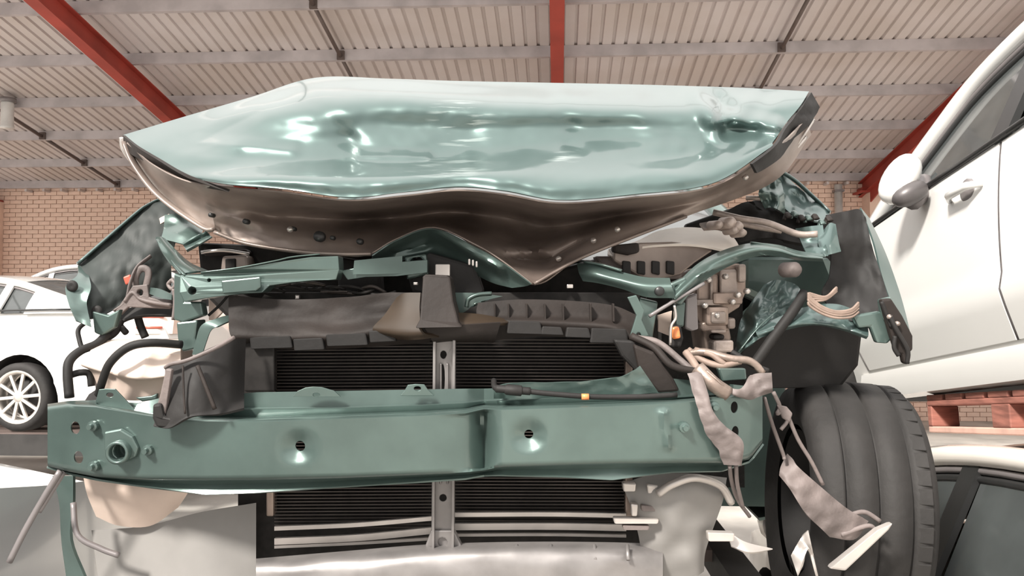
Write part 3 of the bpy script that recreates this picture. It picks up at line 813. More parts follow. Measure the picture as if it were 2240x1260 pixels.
# ---- radiator
rad = plate('radiator', [(520, 640), (1400, 640), (1402, 1215), (520, 1225)], 1.80, .05, M['core'], W)
fv = []; ff = []
def finbox(x0, y0, x1, y1, h, d):
    k = len(fv)
    for (xx, yy) in ((x0, y0), (x1, y1)):
        for (dy, dd) in ((0, .012), (0, 0), (h, 0), (h, .012)): fv.append(P(xx, yy+dy, d+dd))
    ff.extend([(k, k+1, k+5, k+4), (k+1, k+2, k+6, k+5), (k+2, k+3, k+7, k+6)])
for i in range(58):
    y = 742+i*7.2
    bow = -8*math.sin((y-742)/420*math.pi)
    finbox(600, y+2, 948, y, 2.4, 1.775); finbox(996, y, 1366, y+1, 2.4, 1.775)
fo = obj('cooling_fins', fv, ff, M['fin'], rad); fo['kind'] = 'stuff'
for x0 in (582, 1368):
    plate('side_tank', [(x0, 790), (x0+16, 790), (x0+16, 1130), (x0, 1130)], 1.765, .03, M['brass'], rad, (), .003)
for (ya, yb, h, mt_, dd) in ((1152, 1130, 9, 'lowalloy', 1.755), (1178, 1154, 14, 'lowalloy', 1.75), (1194, 1176, 6, 'lowalloy', 1.75)):
    surf('rail_strip', [[(600, ya, dd), (780, ya-8, dd-.01), (945, yb, dd-.01)], [(600, ya+h, dd), (780, ya-8+h, dd-.01), (945, yb+h, dd-.01)]], M[mt_], rad, 12, 4, .008)
    surf('rail_strip', [[(995, yb-8, dd-.01), (1200, yb-9, dd-.01), (1370, yb-6, dd)], [(995, yb-8+h, dd-.01), (1200, yb-9+h, dd-.01), (1370, yb-6+h, dd)]], M[mt_], rad, 12, 4, .008)
# latch support bracket in front of the radiator
lb_ = plate('latch_bracket', [(947, 744), (997, 744), (997, 900), (993, 1205), (943, 1205), (946, 900)], 1.68, .003, M['green'], W, [(970, 776, 7, 9), (968, 828, 5, 32), (969, 1089, 8)], .001)
lb_.data.materials[0] = M['fin']
M['bracket'] = mat('grey_bracket', (.26, .245, .24), .45, .5, var=.15, scale=14)
lb_.data.materials[0] = M['bracket']
for xa in (947, 990): plate('bracket_flange', [(xa, 744), (xa+6, 744), (xa+3, 1205), (xa-3, 1205)], 1.66, .022, M['bracket'], lb_, (), .001)
for xa in (961, 976): plate('bracket_rib', [(xa, 795), (xa+5, 795), (xa+5, 1060), (xa, 1060)], 1.672, .01, M['bracket'], lb_, (), .002)
plate('bracket_foot', [(930, 1195), (943, 1160), (993, 1160), (1010, 1195), (1000, 1212), (940, 1212)], 1.672, .02, M['bracket'], lb_, [(968, 1187, 10)], .003)

# ---- black air guides and shroud
surf('air_guide', [[(500, 645, 1.72), (620, 655, 1.73), (760, 650, 1.73), (850, 640, 1.73), (940, 642, 1.735)],
                   [(500, 690, 1.71), (620, 700, 1.72), (760, 700, 1.72), (850, 690, 1.72), (940, 690, 1.72)],
                   [(505, 735, 1.68), (620, 738, 1.69), (760, 735, 1.69), (860, 718, 1.69), (940, 712, 1.69)],
                   [(540, 760, 1.72), (640, 764, 1.73), (760, 762, 1.73), (860, 755, 1.73), (940, 750, 1.73)]], M['brplastic'], W, 40, 20, .004,
     fn=lambda x, y: .005*noise.noise(Vector((x*.02, y*.05, 3))))
surf('air_guide', [[(1045, 662, 1.73), (1140, 655, 1.735), (1250, 658, 1.74), (1340, 668, 1.74), (1395, 690, 1.74)],
                   [(1045, 690, 1.72), (1140, 690, 1.72), (1250, 692, 1.73), (1340, 700, 1.73), (1395, 720, 1.73)],
                   [(1090, 706, 1.70), (1160, 705, 1.70), (1250, 708, 1.705), (1340, 716, 1.70), (1390, 745, 1.70)],
                   [(1060, 748, 1.72), (1160, 736, 1.72), (1250, 738, 1.72), (1330, 745, 1.72), (1385, 765, 1.72)]], M['brplastic'], W, 40, 20, .004)
for (x0, y0, x1, y1) in ((545, 738, 635, 764), (640, 742, 705, 768), (712, 732, 800, 758), (806, 724, 862, 750)):
    plate('clip_pocket', [(x0, y0), (x1, y0-3), (x1+5, y1-3), (x0+3, y1)], 1.685, .02, M['black'], W, (), .003)
for (x0, y0, x1, y1) in ((1112, 702, 1182, 732), (1186, 714, 1228, 734), (1240, 716, 1288, 740), (1294, 718, 1370, 752)):
    plate('clip_pocket', [(x0, y0), (x1, y0+2), (x1+6, y1), (x0-4, y1-2)], 1.69, .02, M['black'], W, (), .003)
for x0 in (1080, 1110, 1150, 1190, 1230, 1290, 1340):
    plate('guide_rib', [(x0, 664), (x0+4, 664), (x0+5, 704), (x0+1, 704)], 1.712, .02, M['brplastic'], W, (), .001)
# pedestal with wings
ped = plate('pedestal', [(925, 604), (933, 600), (978, 602), (985, 608), (992, 660), (1004, 706), (1012, 716), (908, 718), (918, 700), (922, 650)], [1.65, 1.65, 1.65, 1.65, 1.635, 1.62, 1.61, 1.61, 1.62, 1.635], .09, M['brplastic'], W, (), .008)
plate('pedestal_top', [(923, 606), (931, 600), (978, 602), (984, 610), (980, 616), (926, 614)], 1.66, .05, M['brplastic'], ped, (), .003)
surf('pedestal_wing', [[(868, 650, 1.71), (885, 641, 1.70), (920, 640, 1.69)], [(840, 690, 1.70), (880, 680, 1.68), (918, 680, 1.67)], [(815, 722, 1.69), (870, 725, 1.66), (925, 725, 1.64)], [(860, 742, 1.70), (900, 744, 1.66), (960, 738, 1.64)]], M['ambplastic'], ped, 24, 16, .005)
surf('pedestal_wing', [[(995, 683, 1.68), (1050, 687, 1.70), (1110, 698, 1.71)], [(1000, 700, 1.65), (1050, 702, 1.67), (1112, 704, 1.70)], [(1000, 712, 1.64), (1050, 712, 1.66), (1105, 712, 1.70)]], M['ambplastic'], ped, 20, 8, .005)
surf('pedestal_base', [[(930, 718, 1.64), (1000, 712, 1.64), (1095, 706, 1.67)], [(945, 745, 1.65), (1000, 740, 1.65), (1085, 740, 1.68)], [(950, 752, 1.70), (1000, 748, 1.70), (1080, 750, 1.72)]], M['brplastic'], ped, 20, 10, .005)
surf('grille_bracket', [[(995, 640, 1.76), (1040, 641, 1.76), (1100, 648, 1.77)], [(998, 690, 1.76), (1020, 680, 1.76), (1040, 662, 1.76)]], M['green'], W, 12, 6, .004)
tube('bracket_hook', [(1020, 672, 1.74), (1025, 655, 1.74), (1045, 645, 1.74), (1075, 642, 1.745)], .008, M['green'], W, flat=.6)
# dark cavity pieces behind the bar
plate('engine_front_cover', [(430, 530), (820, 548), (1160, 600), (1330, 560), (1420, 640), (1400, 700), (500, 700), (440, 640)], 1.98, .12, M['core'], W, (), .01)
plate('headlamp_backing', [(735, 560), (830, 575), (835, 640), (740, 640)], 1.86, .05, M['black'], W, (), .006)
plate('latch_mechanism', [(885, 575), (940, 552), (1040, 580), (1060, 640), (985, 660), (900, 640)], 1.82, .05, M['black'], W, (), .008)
for (x0, y0, w_, h_, mt_) in ((952, 578, 32, 26, 'lowalloy'), (1024, 566, 5, 14, 'steel'), (1032, 568, 5, 14, 'steel'), (1040, 571, 5, 14, 'steel'), (904, 617, 10, 7, 'steel'), (1240, 622, 14, 9, 'steel'), (645, 645, 9, 10, 'steel'), (540, 655, 40, 6, 'cast'), (700, 636, 60, 4, 'fin')):
    plate('latch_spring' if w_ < 8 else 'clip', [(x0, y0), (x0+w_, y0), (x0+w_, y0+h_), (x0, y0+h_)], 1.775, .012, M[mt_], W, (), .002)
plate('latch_slot_cover', [(885, 562), (932, 555), (938, 600), (890, 612)], 1.80, .03, M['green'], W, [(912, 578, 16)], .004)
# thin battens of clutter seen in the dark gap
for k in range(14):
    x0 = 520+k*22; y0 = 625+random.uniform(-6, 18)
    tube('loom', [(x0, y0, 1.80), (x0+30, y0+random.uniform(-8, 8), 1.79), (x0+60, y0+random.uniform(-8, 8), 1.80)], .0035, M['core' if k % 3 else 'fin'], W)

# ---- radiator support (upper tie bar), left and right halves
bar = plate('support_bar', [(393, 602), (440, 598), (520, 588), (600, 574), (680, 562), (740, 560), (742, 590), (735, 612), (690, 613), (640, 618), (590, 625), (573, 640), (530, 643), (480, 648), (402, 660), (392, 640)],
            [1.70, 1.70, 1.70, 1.71, 1.72, 1.73, 1.73, 1.73, 1.72, 1.715, 1.71, 1.70, 1.70, 1.695, 1.69, 1.69], .05, M['green'], W, [(420, 636, 9), (457, 613, 4)], .004)
plate('bar_patch', [(483, 614), (570, 605), (571, 628), (560, 636), (486, 642)], 1.692, .006, M['green'], bar, (), .003)
edge('bar_flange', [(440, 596, 1.70), (520, 586, 1.70), (600, 571, 1.71), (640, 562, 1.72), (700, 556, 1.73)], .0035, M['green'], bar)
plate('support_bar', [(745, 592), (800, 582), (880, 572), (935, 568), (935, 596), (870, 604), (800, 606), (760, 612)], 1.77, .04, M['green'], W, [(797, 581, 0.1)] if False else (), .004)
surf('support_bar', [[(775, 570, 1.76), (815, 566, 1.76), (880, 560, 1.77)], [(772, 600, 1.76), (815, 600, 1.76), (880, 598, 1.77)]], M['green'], W, 12, 6, .004)
b2 = surf('support_bar', [[(1262, 575, 1.80), (1300, 578, 1.77), (1350, 592, 1.75), (1410, 606, 1.73), (1465, 608, 1.72)],
                          [(1266, 596, 1.79), (1300, 600, 1.75), (1350, 612, 1.73), (1410, 626, 1.71), (1470, 628, 1.70)],
                          [(1275, 615, 1.79), (1310, 620, 1.76), (1360, 632, 1.74), (1415, 650, 1.72), (1478, 652, 1.71)]], M['green'], W, 40, 18, .01)
edge('bar_flange', [(1278, 572, 1.78), (1320, 580, 1.755), (1360, 592, 1.74)], .006, M['green'], b2)
lathe('bar_hole_dark', [(0, .002), (.009, .002), (.010, 0), (.010, -.01)], P(1443, 637, 1.70), -F, M['trim'], b2, 16)  # black cap stands for the dark inside of a hole
plate('bar_bracket', [(1372, 650), (1392, 645), (1410, 680), (1404, 700), (1420, 735), (1398, 742), (1378, 735), (1392, 690)], 1.70, .008, M['green'], W, [(1397, 733, 5)], .003)
plate('bar_bracket', [(1398, 650), (1440, 660), (1428, 742), (1408, 745)], 1.74, .02, M['green'], W, (), .004)
# corner post, bright bracket and straps at the left
plate('corner_post', [(380, 596), (402, 604), (404, 660), (440, 660), (445, 690), (400, 706), (380, 700)], 1.72, .03, M['green'], W, (), .004)
surf('corner_bracket', [[(340, 522, 1.80), (352, 548, 1.77), (368, 572, 1.74), (394, 602, 1.71)], [(350, 521, 1.81), (368, 545, 1.78), (395, 572, 1.76), (430, 597, 1.72)], [(358, 524, 1.83), (385, 552, 1.82), (415, 578, 1.81), (455, 596, 1.80)]], M['green'], W, 24, 12, .004)
edge('bracket_rib', [(345, 524, 1.795), (372, 565, 1.75), (405, 602, 1.70)], .004, M['green'], W)
surf('headlamp_mount', [[(400, 535, 1.86), (425, 520, 1.86), (450, 505, 1.86)], [(410, 552, 1.84), (435, 538, 1.84), (465, 520, 1.84)]], M['green'], W, 10, 8, .004, fn=lambda x, y: .008*math.sin((x*.5+y)*.35))
surf('inner_wing', [[(360, 470, 1.95), (390, 468, 1.95), (425, 480, 1.95), (445, 500, 1.94)], [(358, 500, 1.92), (390, 500, 1.9), (420, 505, 1.9), (440, 512, 1.9)], [(352, 522, 1.90), (385, 530, 1.88), (405, 535, 1.87), (420, 540, 1.87)]], M['green'], W, 20, 14, .004, fn=lambda x, y: creases(x, y, [], [(385, 492, 20, 14, .02)]))
plate('headlamp_bucket', [(385, 705), (432, 700), (428, 740), (432, 762), (398, 770), (388, 742)], 1.72, .05, M['green'], W, (), .004)
surf('bent_strap', [[(420, 776, 1.69), (428, 745, 1.69), (440, 712, 1.69), (470, 698, 1.70), (500, 690, 1.72), (522, 702, 1.73)], [(442, 776, 1.69), (452, 745, 1.69), (462, 722, 1.69), (480, 712, 1.69), (505, 702, 1.71), (516, 710, 1.73)]], M['green'], W, 30, 6, .004)
tube('thin_cable', [(500, 645, 1.75), (480, 668, 1.75), (456, 690, 1.75)], .003, M['black'], W)
plate('white_panel_scrap', [(456, 652), (500, 645), (490, 680), (470, 700), (456, 700)], 2.02, .01, M['pale'], W, (), .002)
tube('bolt_eye', [(376, 612, 1.74), (384, 622, 1.735), (376, 632, 1.74), (368, 622, 1.745), (376, 612, 1.74)], .004, M['torn'], W)
tube('cable_tail', [(380, 632, 1.735), (383, 660, 1.735), (379, 700, 1.735)], .004, M['torn'], W)
# engine parts visible over the left bar
plate('intake_duct', [(440, 545), (540, 545), (545, 556), (445, 560)], 1.95, .06, M['brplastic'], W, (), .006)
plate('fuse_box', [(485, 560), (540, 558), (545, 595), (480, 600)], 1.93, .08, M['brown'], W, (), .006)
plate('fuse_box_window', [(492, 566), (515, 565), (515, 590), (492, 592)], 1.925, .01, M['core'], W, (), .003)
tube('pipe', [(440, 552, 1.92), (490, 548, 1.92), (545, 556, 1.92)], .004, M['steel'], W)

# ---- left wing: dark inside of the fender with its bright outer edge
def wob(x, y): return .012*noise.noise(Vector((x*.02, y*.02, 5)))+.004*noise.noise(Vector((x*.06, y*.06, 8)))
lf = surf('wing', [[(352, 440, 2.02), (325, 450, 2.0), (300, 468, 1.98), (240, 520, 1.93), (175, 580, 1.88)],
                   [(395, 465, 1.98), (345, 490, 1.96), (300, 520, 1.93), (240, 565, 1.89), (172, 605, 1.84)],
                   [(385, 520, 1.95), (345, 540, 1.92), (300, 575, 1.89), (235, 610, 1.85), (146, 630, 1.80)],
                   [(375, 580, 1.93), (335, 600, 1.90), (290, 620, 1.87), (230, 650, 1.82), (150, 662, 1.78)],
                   [(372, 640, 1.92), (320, 650, 1.88), (270, 668, 1.84), (215, 695, 1.80), (168, 702, 1.77)]], M['wingdark'], W, 40, 36, .004, fn=wob)
edge('wing_edge', [(372, 437, 2.02), (345, 439, 2.02), (318, 452, 1.99), (296, 468, 1.97), (240, 516, 1.92), (170, 577, 1.87)], .010, M['steel'], lf, .4)
lf.children[0].data.materials[0] = M['hood']
surf('wing_lip', [[(170, 582, 1.87), (168, 605, 1.82), (144, 628, 1.78), (150, 665, 1.76), (166, 703, 1.75)], [(192, 590, 1.87), (195, 610, 1.83), (200, 632, 1.79), (190, 668, 1.77), (200, 716, 1.76)]], M['green'], lf, 20, 8, .003, fn=wob)
lathe('rubber_grommet', [(0, .004), (.006, .005), (.011, .004), (.013, 0)], P(158, 626, 1.775), -F, M['black'], lf, 16)
lathe('rubber_grommet', [(0, .004), (.006, .005), (.010, .004), (.012, 0)], P(212, 680, 1.79), -F, M['black'], lf, 16)
plate('wing_hook', [(200, 680), (235, 690), (262, 676), (250, 716), (222, 735), (205, 728)], 1.78, .02, M['green'], lf, (), .004)
surf('wing_stay', [[(372, 470, 1.97), (350, 480, 1.97), (330, 500, 1.96)], [(378, 478, 1.96), (356, 490, 1.96), (334, 506, 1.95)]], M['pale'], lf, 8, 4, .004)
# headlamp remains: bracket work
for pts, r_ in (([(300, 640, 1.84), (296, 610, 1.83), (305, 590, 1.83), (318, 588, 1.83), (325, 600, 1.83), (318, 640, 1.83), (330, 660, 1.83), (375, 662, 1.80)], .008),
                ([(275, 660, 1.82), (292, 640, 1.82), (310, 655, 1.82), (345, 664, 1.81), (378, 668, 1.79)], .010), ([(250, 680, 1.82), (275, 660, 1.82), (285, 620, 1.82), (300, 585, 1.83), (330, 560, 1.85)], .006)):
    tube('lamp_bracket', pts, r_, M['torn'], W, flat=.5)
plate('lamp_bracket_plate', [(290, 625), (322, 622), (326, 650), (380, 664), (372, 676), (280, 672), (262, 690), (250, 684)], 1.815, .012, M['torn'], W, [(306, 640, 7)], .003)
M_dk = M['torn']
plate('red_reflector', [(268, 606), (284, 600), (288, 618), (274, 624)], 1.84, .01, M['redmark'], W, (), .003)
surf('apron_lip', [[(322, 628, 1.83), (350, 632, 1.80), (376, 645, 1.77)], [(325, 642, 1.82), (352, 652, 1.79), (375, 656, 1.77)]], M['green'], W, 12, 6, .004)
surf('wheel_arch_liner', [[(205, 715, 1.85), (240, 690, 1.86), (300, 670, 1.86), (388, 668, 1.84)], [(222, 735, 1.84), (262, 706, 1.84), (310, 690, 1.83), (388, 690, 1.82)]], M['black'], W, 20, 8, .006)
# hoses at the left
tube('hose', [(235, 730, 1.80), (212, 752, 1.77), (175, 768, 1.74), (152, 790, 1.72), (148, 820, 1.71), (152, 870, 1.70)], .0095, M['black'], W)
tube('hose', [(150, 822, 1.72), (175, 815, 1.73), (195, 818, 1.74), (200, 845, 1.74)], .007, M['black'], W)
tube('hose', [(195, 700, 1.80), (172, 720, 1.78), (174, 745, 1.77), (182, 770, 1.76)], .005, M['black'], W)
tube('hose', [(262, 700, 1.83), (250, 725, 1.82), (225, 742, 1.81)], .011, M['black'], W)
tube('hose', [(300, 688, 1.86), (308, 715, 1.86), (318, 738, 1.86)], .009, M['black'], W)
tube('hose', [(262, 712, 1.83), (276, 728, 1.82)], .007, M['black'], W)
# washer bottle
wbm = surf('washer_bottle', [[(205, 748, 1.80), (260, 742, 1.80), (330, 742, 1.80), (395, 744, 1.80)],
                             [(196, 770, 1.74), (255, 764, 1.72), (320, 758, 1.72), (395, 762, 1.72)],
                             [(180, 792, 1.73), (255, 800, 1.69), (320, 800, 1.68), (395, 795, 1.69)],
                             [(178, 800, 1.73), (240, 815, 1.68), (310, 828, 1.66), (395, 818, 1.67)],
                             [(200, 815, 1.74), (240, 828, 1.70), (310, 836, 1.69), (395, 826, 1.69)],
                             [(212, 862, 1.76), (250, 872, 1.71), (310, 876, 1.70), (395, 864, 1.70)]], M['pale'], W, 34, 40, .005,
           fn=lambda x, y: creases(x, y, [(255, 765, 240, 860, 16, .012), (330, 770, 300, 825, 24, -.012), (350, 770, 395, 775, 12, -.008)], [(215, 780, 16, 12, .012)]))
plate('washer_bottle_back', [(205, 748), (395, 744), (395, 864), (212, 862)], 1.83, .08, M['pale'], wbm, (), .01)
tube('hose', [(398, 754, 1.70), (330, 750, 1.66), (280, 760, 1.65), (240, 795, 1.65), (222, 840, 1.66), (216, 862, 1.68)], [.0085]*31, M['black'], W)
surf('bottle_skirt', [[(195, 862, 1.74), (220, 850, 1.72), (262, 862, 1.71)], [(180, 885, 1.70), (215, 885, 1.68), (262, 890, 1.66)]], M['black'], W, 10, 6, .005)
plate('bottle_strap', [(294, 870), (330, 866), (344, 860), (343, 874), (310, 879)], 1.68, .01, M['green'], W, (), .003)
# lower bottle half below the beam
surf('washer_bottle_sump', [[(180, 1030, 1.72), (250, 1040, 1.70), (350, 1045, 1.70), (420, 1060, 1.72)], [(190, 1080, 1.74), (250, 1085, 1.70), (340, 1090, 1.70), (410, 1080, 1.72)], [(210, 1130, 1.76), (260, 1150, 1.74), (330, 1150, 1.74), (390, 1110, 1.74)]], M['pale'], W, 24, 20, .005)
# black corner duct in front of the beam's left part
cd_ = surf('corner_duct', [[(362, 800, 1.60), (395, 792, 1.58), (440, 770, 1.585), (500, 745, 1.62), (538, 740, 1.66)],
                           [(358, 850, 1.575), (400, 840, 1.555), (440, 830, 1.555), (500, 810, 1.60), (536, 800, 1.65)],
                           [(345, 905, 1.56), (390, 900, 1.535), (440, 890, 1.54), (495, 880, 1.575), (534, 870, 1.62)],
                           [(335, 932, 1.55), (370, 936, 1.535), (415, 912, 1.53), (480, 905, 1.55), (534, 892, 1.58)]], M['black'], W, 40, 30, .005, fn=lambda x, y: .003*noise.noise(Vector((x*.03, y*.03, 2))))
plate('duct_lip', [(362, 806), (376, 808), (362, 900), (356, 928), (338, 905), (350, 860)], 1.545, .012, M['torn'], cd_, (), .003)
plate('duct_hook', [(333, 884), (352, 882), (358, 912), (380, 914), (372, 937), (340, 934), (332, 916)], 1.538, .03, M['black'], cd_, (), .005)
tube('duct_rod', [(362, 804, 1.57), (376, 796, 1.56), (410, 788, 1.56), (470, 762, 1.57), (512, 738, 1.6)], .004, M['torn'], cd_)
tube('duct_seam', [(400, 800, 1.548), (402, 860, 1.535), (405, 905, 1.525)], .002, M['brplastic'], cd_)
tube('duct_rib', [(432, 800, 1.55), (452, 850, 1.54), (470, 895, 1.535)], .004, M['brplastic'], cd_)
plate('duct_side', [(534, 742), (600, 745), (600, 858), (534, 858)], 1.70, .02, M['core'], W, (), .004)

# ---- right front: air box, gearbox, brace, rods
surf('air_box_lid', [[(1330, 545, 1.98), (1390, 528, 1.98), (1440, 505, 1.98), (1500, 497, 1.98), (1560, 502, 1.96), (1600, 512, 1.94)],
                     [(1330, 556, 1.92), (1400, 542, 1.91), (1460, 528, 1.90), (1520, 524, 1.89), (1580, 528, 1.88), (1615, 535, 1.88)],
                     [(1340, 560, 1.89), (1400, 540, 1.87), (1470, 534, 1.86), (1530, 536, 1.85), (1590, 548, 1.84), (1618, 552, 1.85)]], M['lid'], W, 40, 20, .005, fn=lambda x, y: .006*noise.noise(Vector((x*.02, y*.04, 3))))
plate('air_box', [(1342, 540), (1400, 530), (1470, 528), (1535, 534), (1560, 548), (1520, 575), (1490, 600), (1440, 612), (1400, 605), (1342, 570)], 1.87, .12, M['brown'], W, (), .01)
plate('air_box_port', [(1340, 536), (1398, 530), (1400, 552), (1375, 558), (1342, 552)], 1.85, .04, M['brplastic'], W, (), .006)
plate('air_box_base', [(1300, 560), (1345, 560), (1420, 590), (1500, 585), (1490, 610), (1400, 612), (1320, 590)], 1.90, .06, M['torn'], W, (), .006)
for k in range(4): plate('air_box_rib', [(1362+k*32, 570), (1380+k*32, 572), (1380+k*32, 602), (1362+k*32, 598)], 1.86, .02, M['black'], W, (), .003)
# throttle body fittings
for (x0, y0, r_) in ((1592, 488, .014), (1608, 496, .012), (1600, 504, .010), (1616, 510, .010), (1565, 492, .010)):
    lathe('hose_fitting', [(0, .02), (r_*.6, .02), (r_, .012), (r_, -.02), (0, -.02)], P(x0, y0, 1.86), (-F+R*.5), M['cast'], W, 14)
surf('fitting_bracket', [[(1530, 488, 1.90), (1570, 482, 1.90), (1600, 484, 1.90)], [(1540, 500, 1.88), (1575, 500, 1.88), (1610, 515, 1.88)]], M['brown'], W, 10, 6, .006)
# steering / strut rods
rod = [[(1560, 464, 1.92), (1620, 478, 1.90), (1680, 488, 1.88), (1745, 512, 1.86), (1788, 512, 1.85)], [(1615, 488, 1.92), (1660, 497, 1.91), (1710, 505, 1.90)], [(1632, 433, 2.0), (1680, 434, 1.98)]]
for pts, r_ in zip(rod, (.0075, .007, .006)): tube('rod', pts, r_, M['cast'], W)
# gearbox: stacked castings
gb = plate('gearbox', [(1515, 590), (1560, 580), (1618, 576), (1632, 600), (1632, 640), (1618, 672), (1590, 690), (1600, 740), (1590, 775), (1545, 770), (1538, 720), (1516, 680)], 1.90, .14, M['brass'], W, (), .012)
for (x0, y0, w_, h_, d, mt_) in ((1524, 600, 48, 60, 1.885, 'brass'), (1575, 590, 40, 70, 1.88, 'cast'), (1615, 578, 18, 40, 1.87, 'cast'), (1520, 655, 60, 14, 1.87, 'cast'), (1560, 640, 66, 26, 1.865, 'brass'), (1545, 672, 50, 40, 1.86, 'brass'),
                           (1556, 682, 34, 26, 1.85, 'cast'), (1535, 705, 60, 20, 1.87, 'brass'), (1555, 722, 34, 6, 1.85, 'cast'), (1560, 732, 26, 12, 1.86, 'core'), (1560, 745, 46, 26, 1.845, 'cast'), (1592, 696, 18, 24, 1.86, 'brown')):
    plate('casting', [(x0, y0), (x0+w_, y0-1), (x0+w_, y0+h_), (x0, y0+h_)], d, .05, M[mt_], gb, (), .006)
for (x0, y0) in ((1632, 637), (1612, 645), (1566, 690), (1540, 668), (1600, 660), (1548, 612), (1585, 605)):
    lathe('casting_bolt', [(0, .016), (.006, .016), (.007, .012), (.007, 0)], P(x0, y0, 1.862), -F, M['steel'], gb, 8)
tube('casting_rib', [(1556, 600, 1.88), (1556, 655, 1.875)], .004, M['cast'], gb)
# green brace sweeping up to the wing
br = surf('brace', [[(1462, 640, 1.74), (1490, 610, 1.75), (1530, 574, 1.77), (1580, 548, 1.80), (1640, 532, 1.82), (1700, 535, 1.83), (1745, 548, 1.84), (1800, 556, 1.84)],
                    [(1474, 652, 1.71), (1505, 622, 1.72), (1545, 588, 1.74), (1595, 562, 1.77), (1650, 546, 1.79), (1700, 548, 1.80), (1745, 560, 1.81), (1800, 566, 1.82)],
                    [(1482, 664, 1.73), (1515, 636, 1.74), (1555, 605, 1.76), (1605, 578, 1.79), (1660, 560, 1.81), (1705, 562, 1.83), (1750, 570, 1.84), (1800, 572, 1.85)]], M['green'], W, 60, 14, .006,
          fn=lambda x, y: creases(x, y, [(1530, 600, 1610, 572, 8, -.008)], []))
edge('brace_edge', [(1642, 530, 1.82), (1700, 540, 1.825), (1750, 556, 1.83), (1805, 562, 1.83)], .005, M['green'], br)
plate('brace_foot', [(1466, 620), (1500, 605), (1512, 640), (1490, 668), (1470, 660)], 1.735, .03, M['green'], br, [(1482, 630, 5)], .004)
tube('brace_rod', [(1540, 620, 1.74), (1480, 655, 1.72), (1420, 692, 1.71)], .004, M['grey'], W)
plate('post', [(1500, 650), (1525, 640), (1528, 720), (1512, 725), (1498, 718)], 1.78, .03, M['grey'], W, (), .004)
plate('post', [(1478, 665), (1500, 660), (1496, 715), (1478, 718)], 1.76, .03, M['green'], W, (), .004)
tube('brake_line', [(1475, 668, 1.72), (1478, 695, 1.72), (1468, 715, 1.72), (1466, 755, 1.72)], .003, M['steel'], W)
plate('indicator_socket', [(1468, 712), (1490, 710), (1496, 740), (1490, 762), (1468, 760)], 1.74, .03, M['black'], W, (), .006)
plate('indicator_bulb', [(1471, 716), (1486, 714), (1490, 740), (1472, 743)], 1.732, .012, M['amber'], W, (), .004)
surf('lamp_fragment', [[(1440, 690, 1.80), (1470, 680, 1.80)], [(1440, 725, 1.80), (1465, 735, 1.80)]], M['pale'], W, 6, 6, .01)
# crumpled inner wing
def crum(x, y): return .022*noise.noise(Vector((x*.022, y*.022, 11)))+.012*noise.noise(Vector((x*.05, y*.05, 3)))
iw = surf('inner_wing', [[(1672, 622, 1.98), (1700, 612, 1.97), (1740, 622, 1.97), (1758, 645, 1.96)],
                         [(1625, 690, 1.95), (1660, 680, 1.93), (1700, 672, 1.92), (1745, 660, 1.93)],
                         [(1612, 740, 1.92), (1640, 725, 1.90), (1670, 712, 1.90), (1712, 690, 1.91)],
                         [(1612, 775, 1.90), (1630, 762, 1.88), (1650, 748, 1.88), (1672, 735, 1.90)]], M['green'], W, 40, 30, .004, fn=crum)
iw.data.materials[0] = M['hood']
edge('inner_wing_seam', [(1615, 770, 1.875), (1660, 715, 1.88), (1700, 680, 1.90)], .004, M['green'], iw)
surf('arch_lip', [[(1650, 720, 1.90), (1700, 695, 1.90), (1760, 672, 1.90), (1830, 665, 1.90), (1895, 690, 1.90)], [(1655, 730, 1.86), (1720, 712, 1.86), (1780, 705, 1.86), (1840, 712, 1.86), (1900, 730, 1.86)], [(1660, 740, 1.86), (1720, 722, 1.87), (1780, 712, 1.87), (1840, 722, 1.87), (1895, 742, 1.87)]], M['green'], W, 40, 12, .004, fn=lambda x, y: crum(x, y)*.5)
for o_ in W.children:
    if o_.name.startswith('arch_lip'): o_.data.materials[0] = M['hood']
tube('strut_rod', [(1648, 800, 1.86), (1690, 740, 1.86), (1735, 680, 1.87), (1760, 640, 1.89)], .012, M['black'], W)
surf('wing_top', [[(1668, 395, 2.06), (1690, 372, 2.08), (1710, 380, 2.08), (1760, 420, 2.06), (1812, 462, 2.02)],
                  [(1690, 420, 2.02), (1705, 415, 2.03), (1730, 440, 2.02), (1765, 462, 2.0), (1815, 478, 1.98)],
                  [(1700, 450, 2.0), (1712, 452, 2.0), (1735, 470, 1.98), (1765, 480, 1.96), (1800, 486, 1.95)]], M['hood'], W, 40, 24, .004, fn=lambda x, y: crum(x, y)*1.2)
edge('wing_top_edge', [(1675, 392, 2.05), (1698, 374, 2.06), (1735, 392, 2.06), (1778, 430, 2.04), (1815, 465, 2.01)], .009, M['hood'], W)
surf('wing_scrap', [[(1665, 400, 2.0), (1688, 385, 2.0), (1708, 395, 2.0)], [(1660, 425, 1.98), (1690, 420, 1.97), (1715, 425, 1.98)], [(1672, 455, 1.97), (1695, 455, 1.96), (1718, 470, 1.97)]], M['green'], W, 20, 16, .004, fn=lambda x, y: crum(x, y)*2)
surf('hinge_area', [[(1560, 480, 2.02), (1640, 440, 2.04), (1720, 470, 2.02), (1800, 490, 1.98)], [(1620, 530, 2.0), (1680, 520, 1.98), (1740, 530, 1.96), (1800, 540, 1.93)]], M['core'], W, 20, 10, .01, fn=crum)
for k in range(7):
    x0 = 1715+k*15; y0 = 478-abs(k-5)*3+random.uniform(-4, 6)
    tube('torn_tab', [(x0, y0+14, 1.92), (x0+5, y0, 1.92), (x0+12, y0+8, 1.91)], .008, M['green' if k % 2 else 'brplastic'], W, flat=.5)
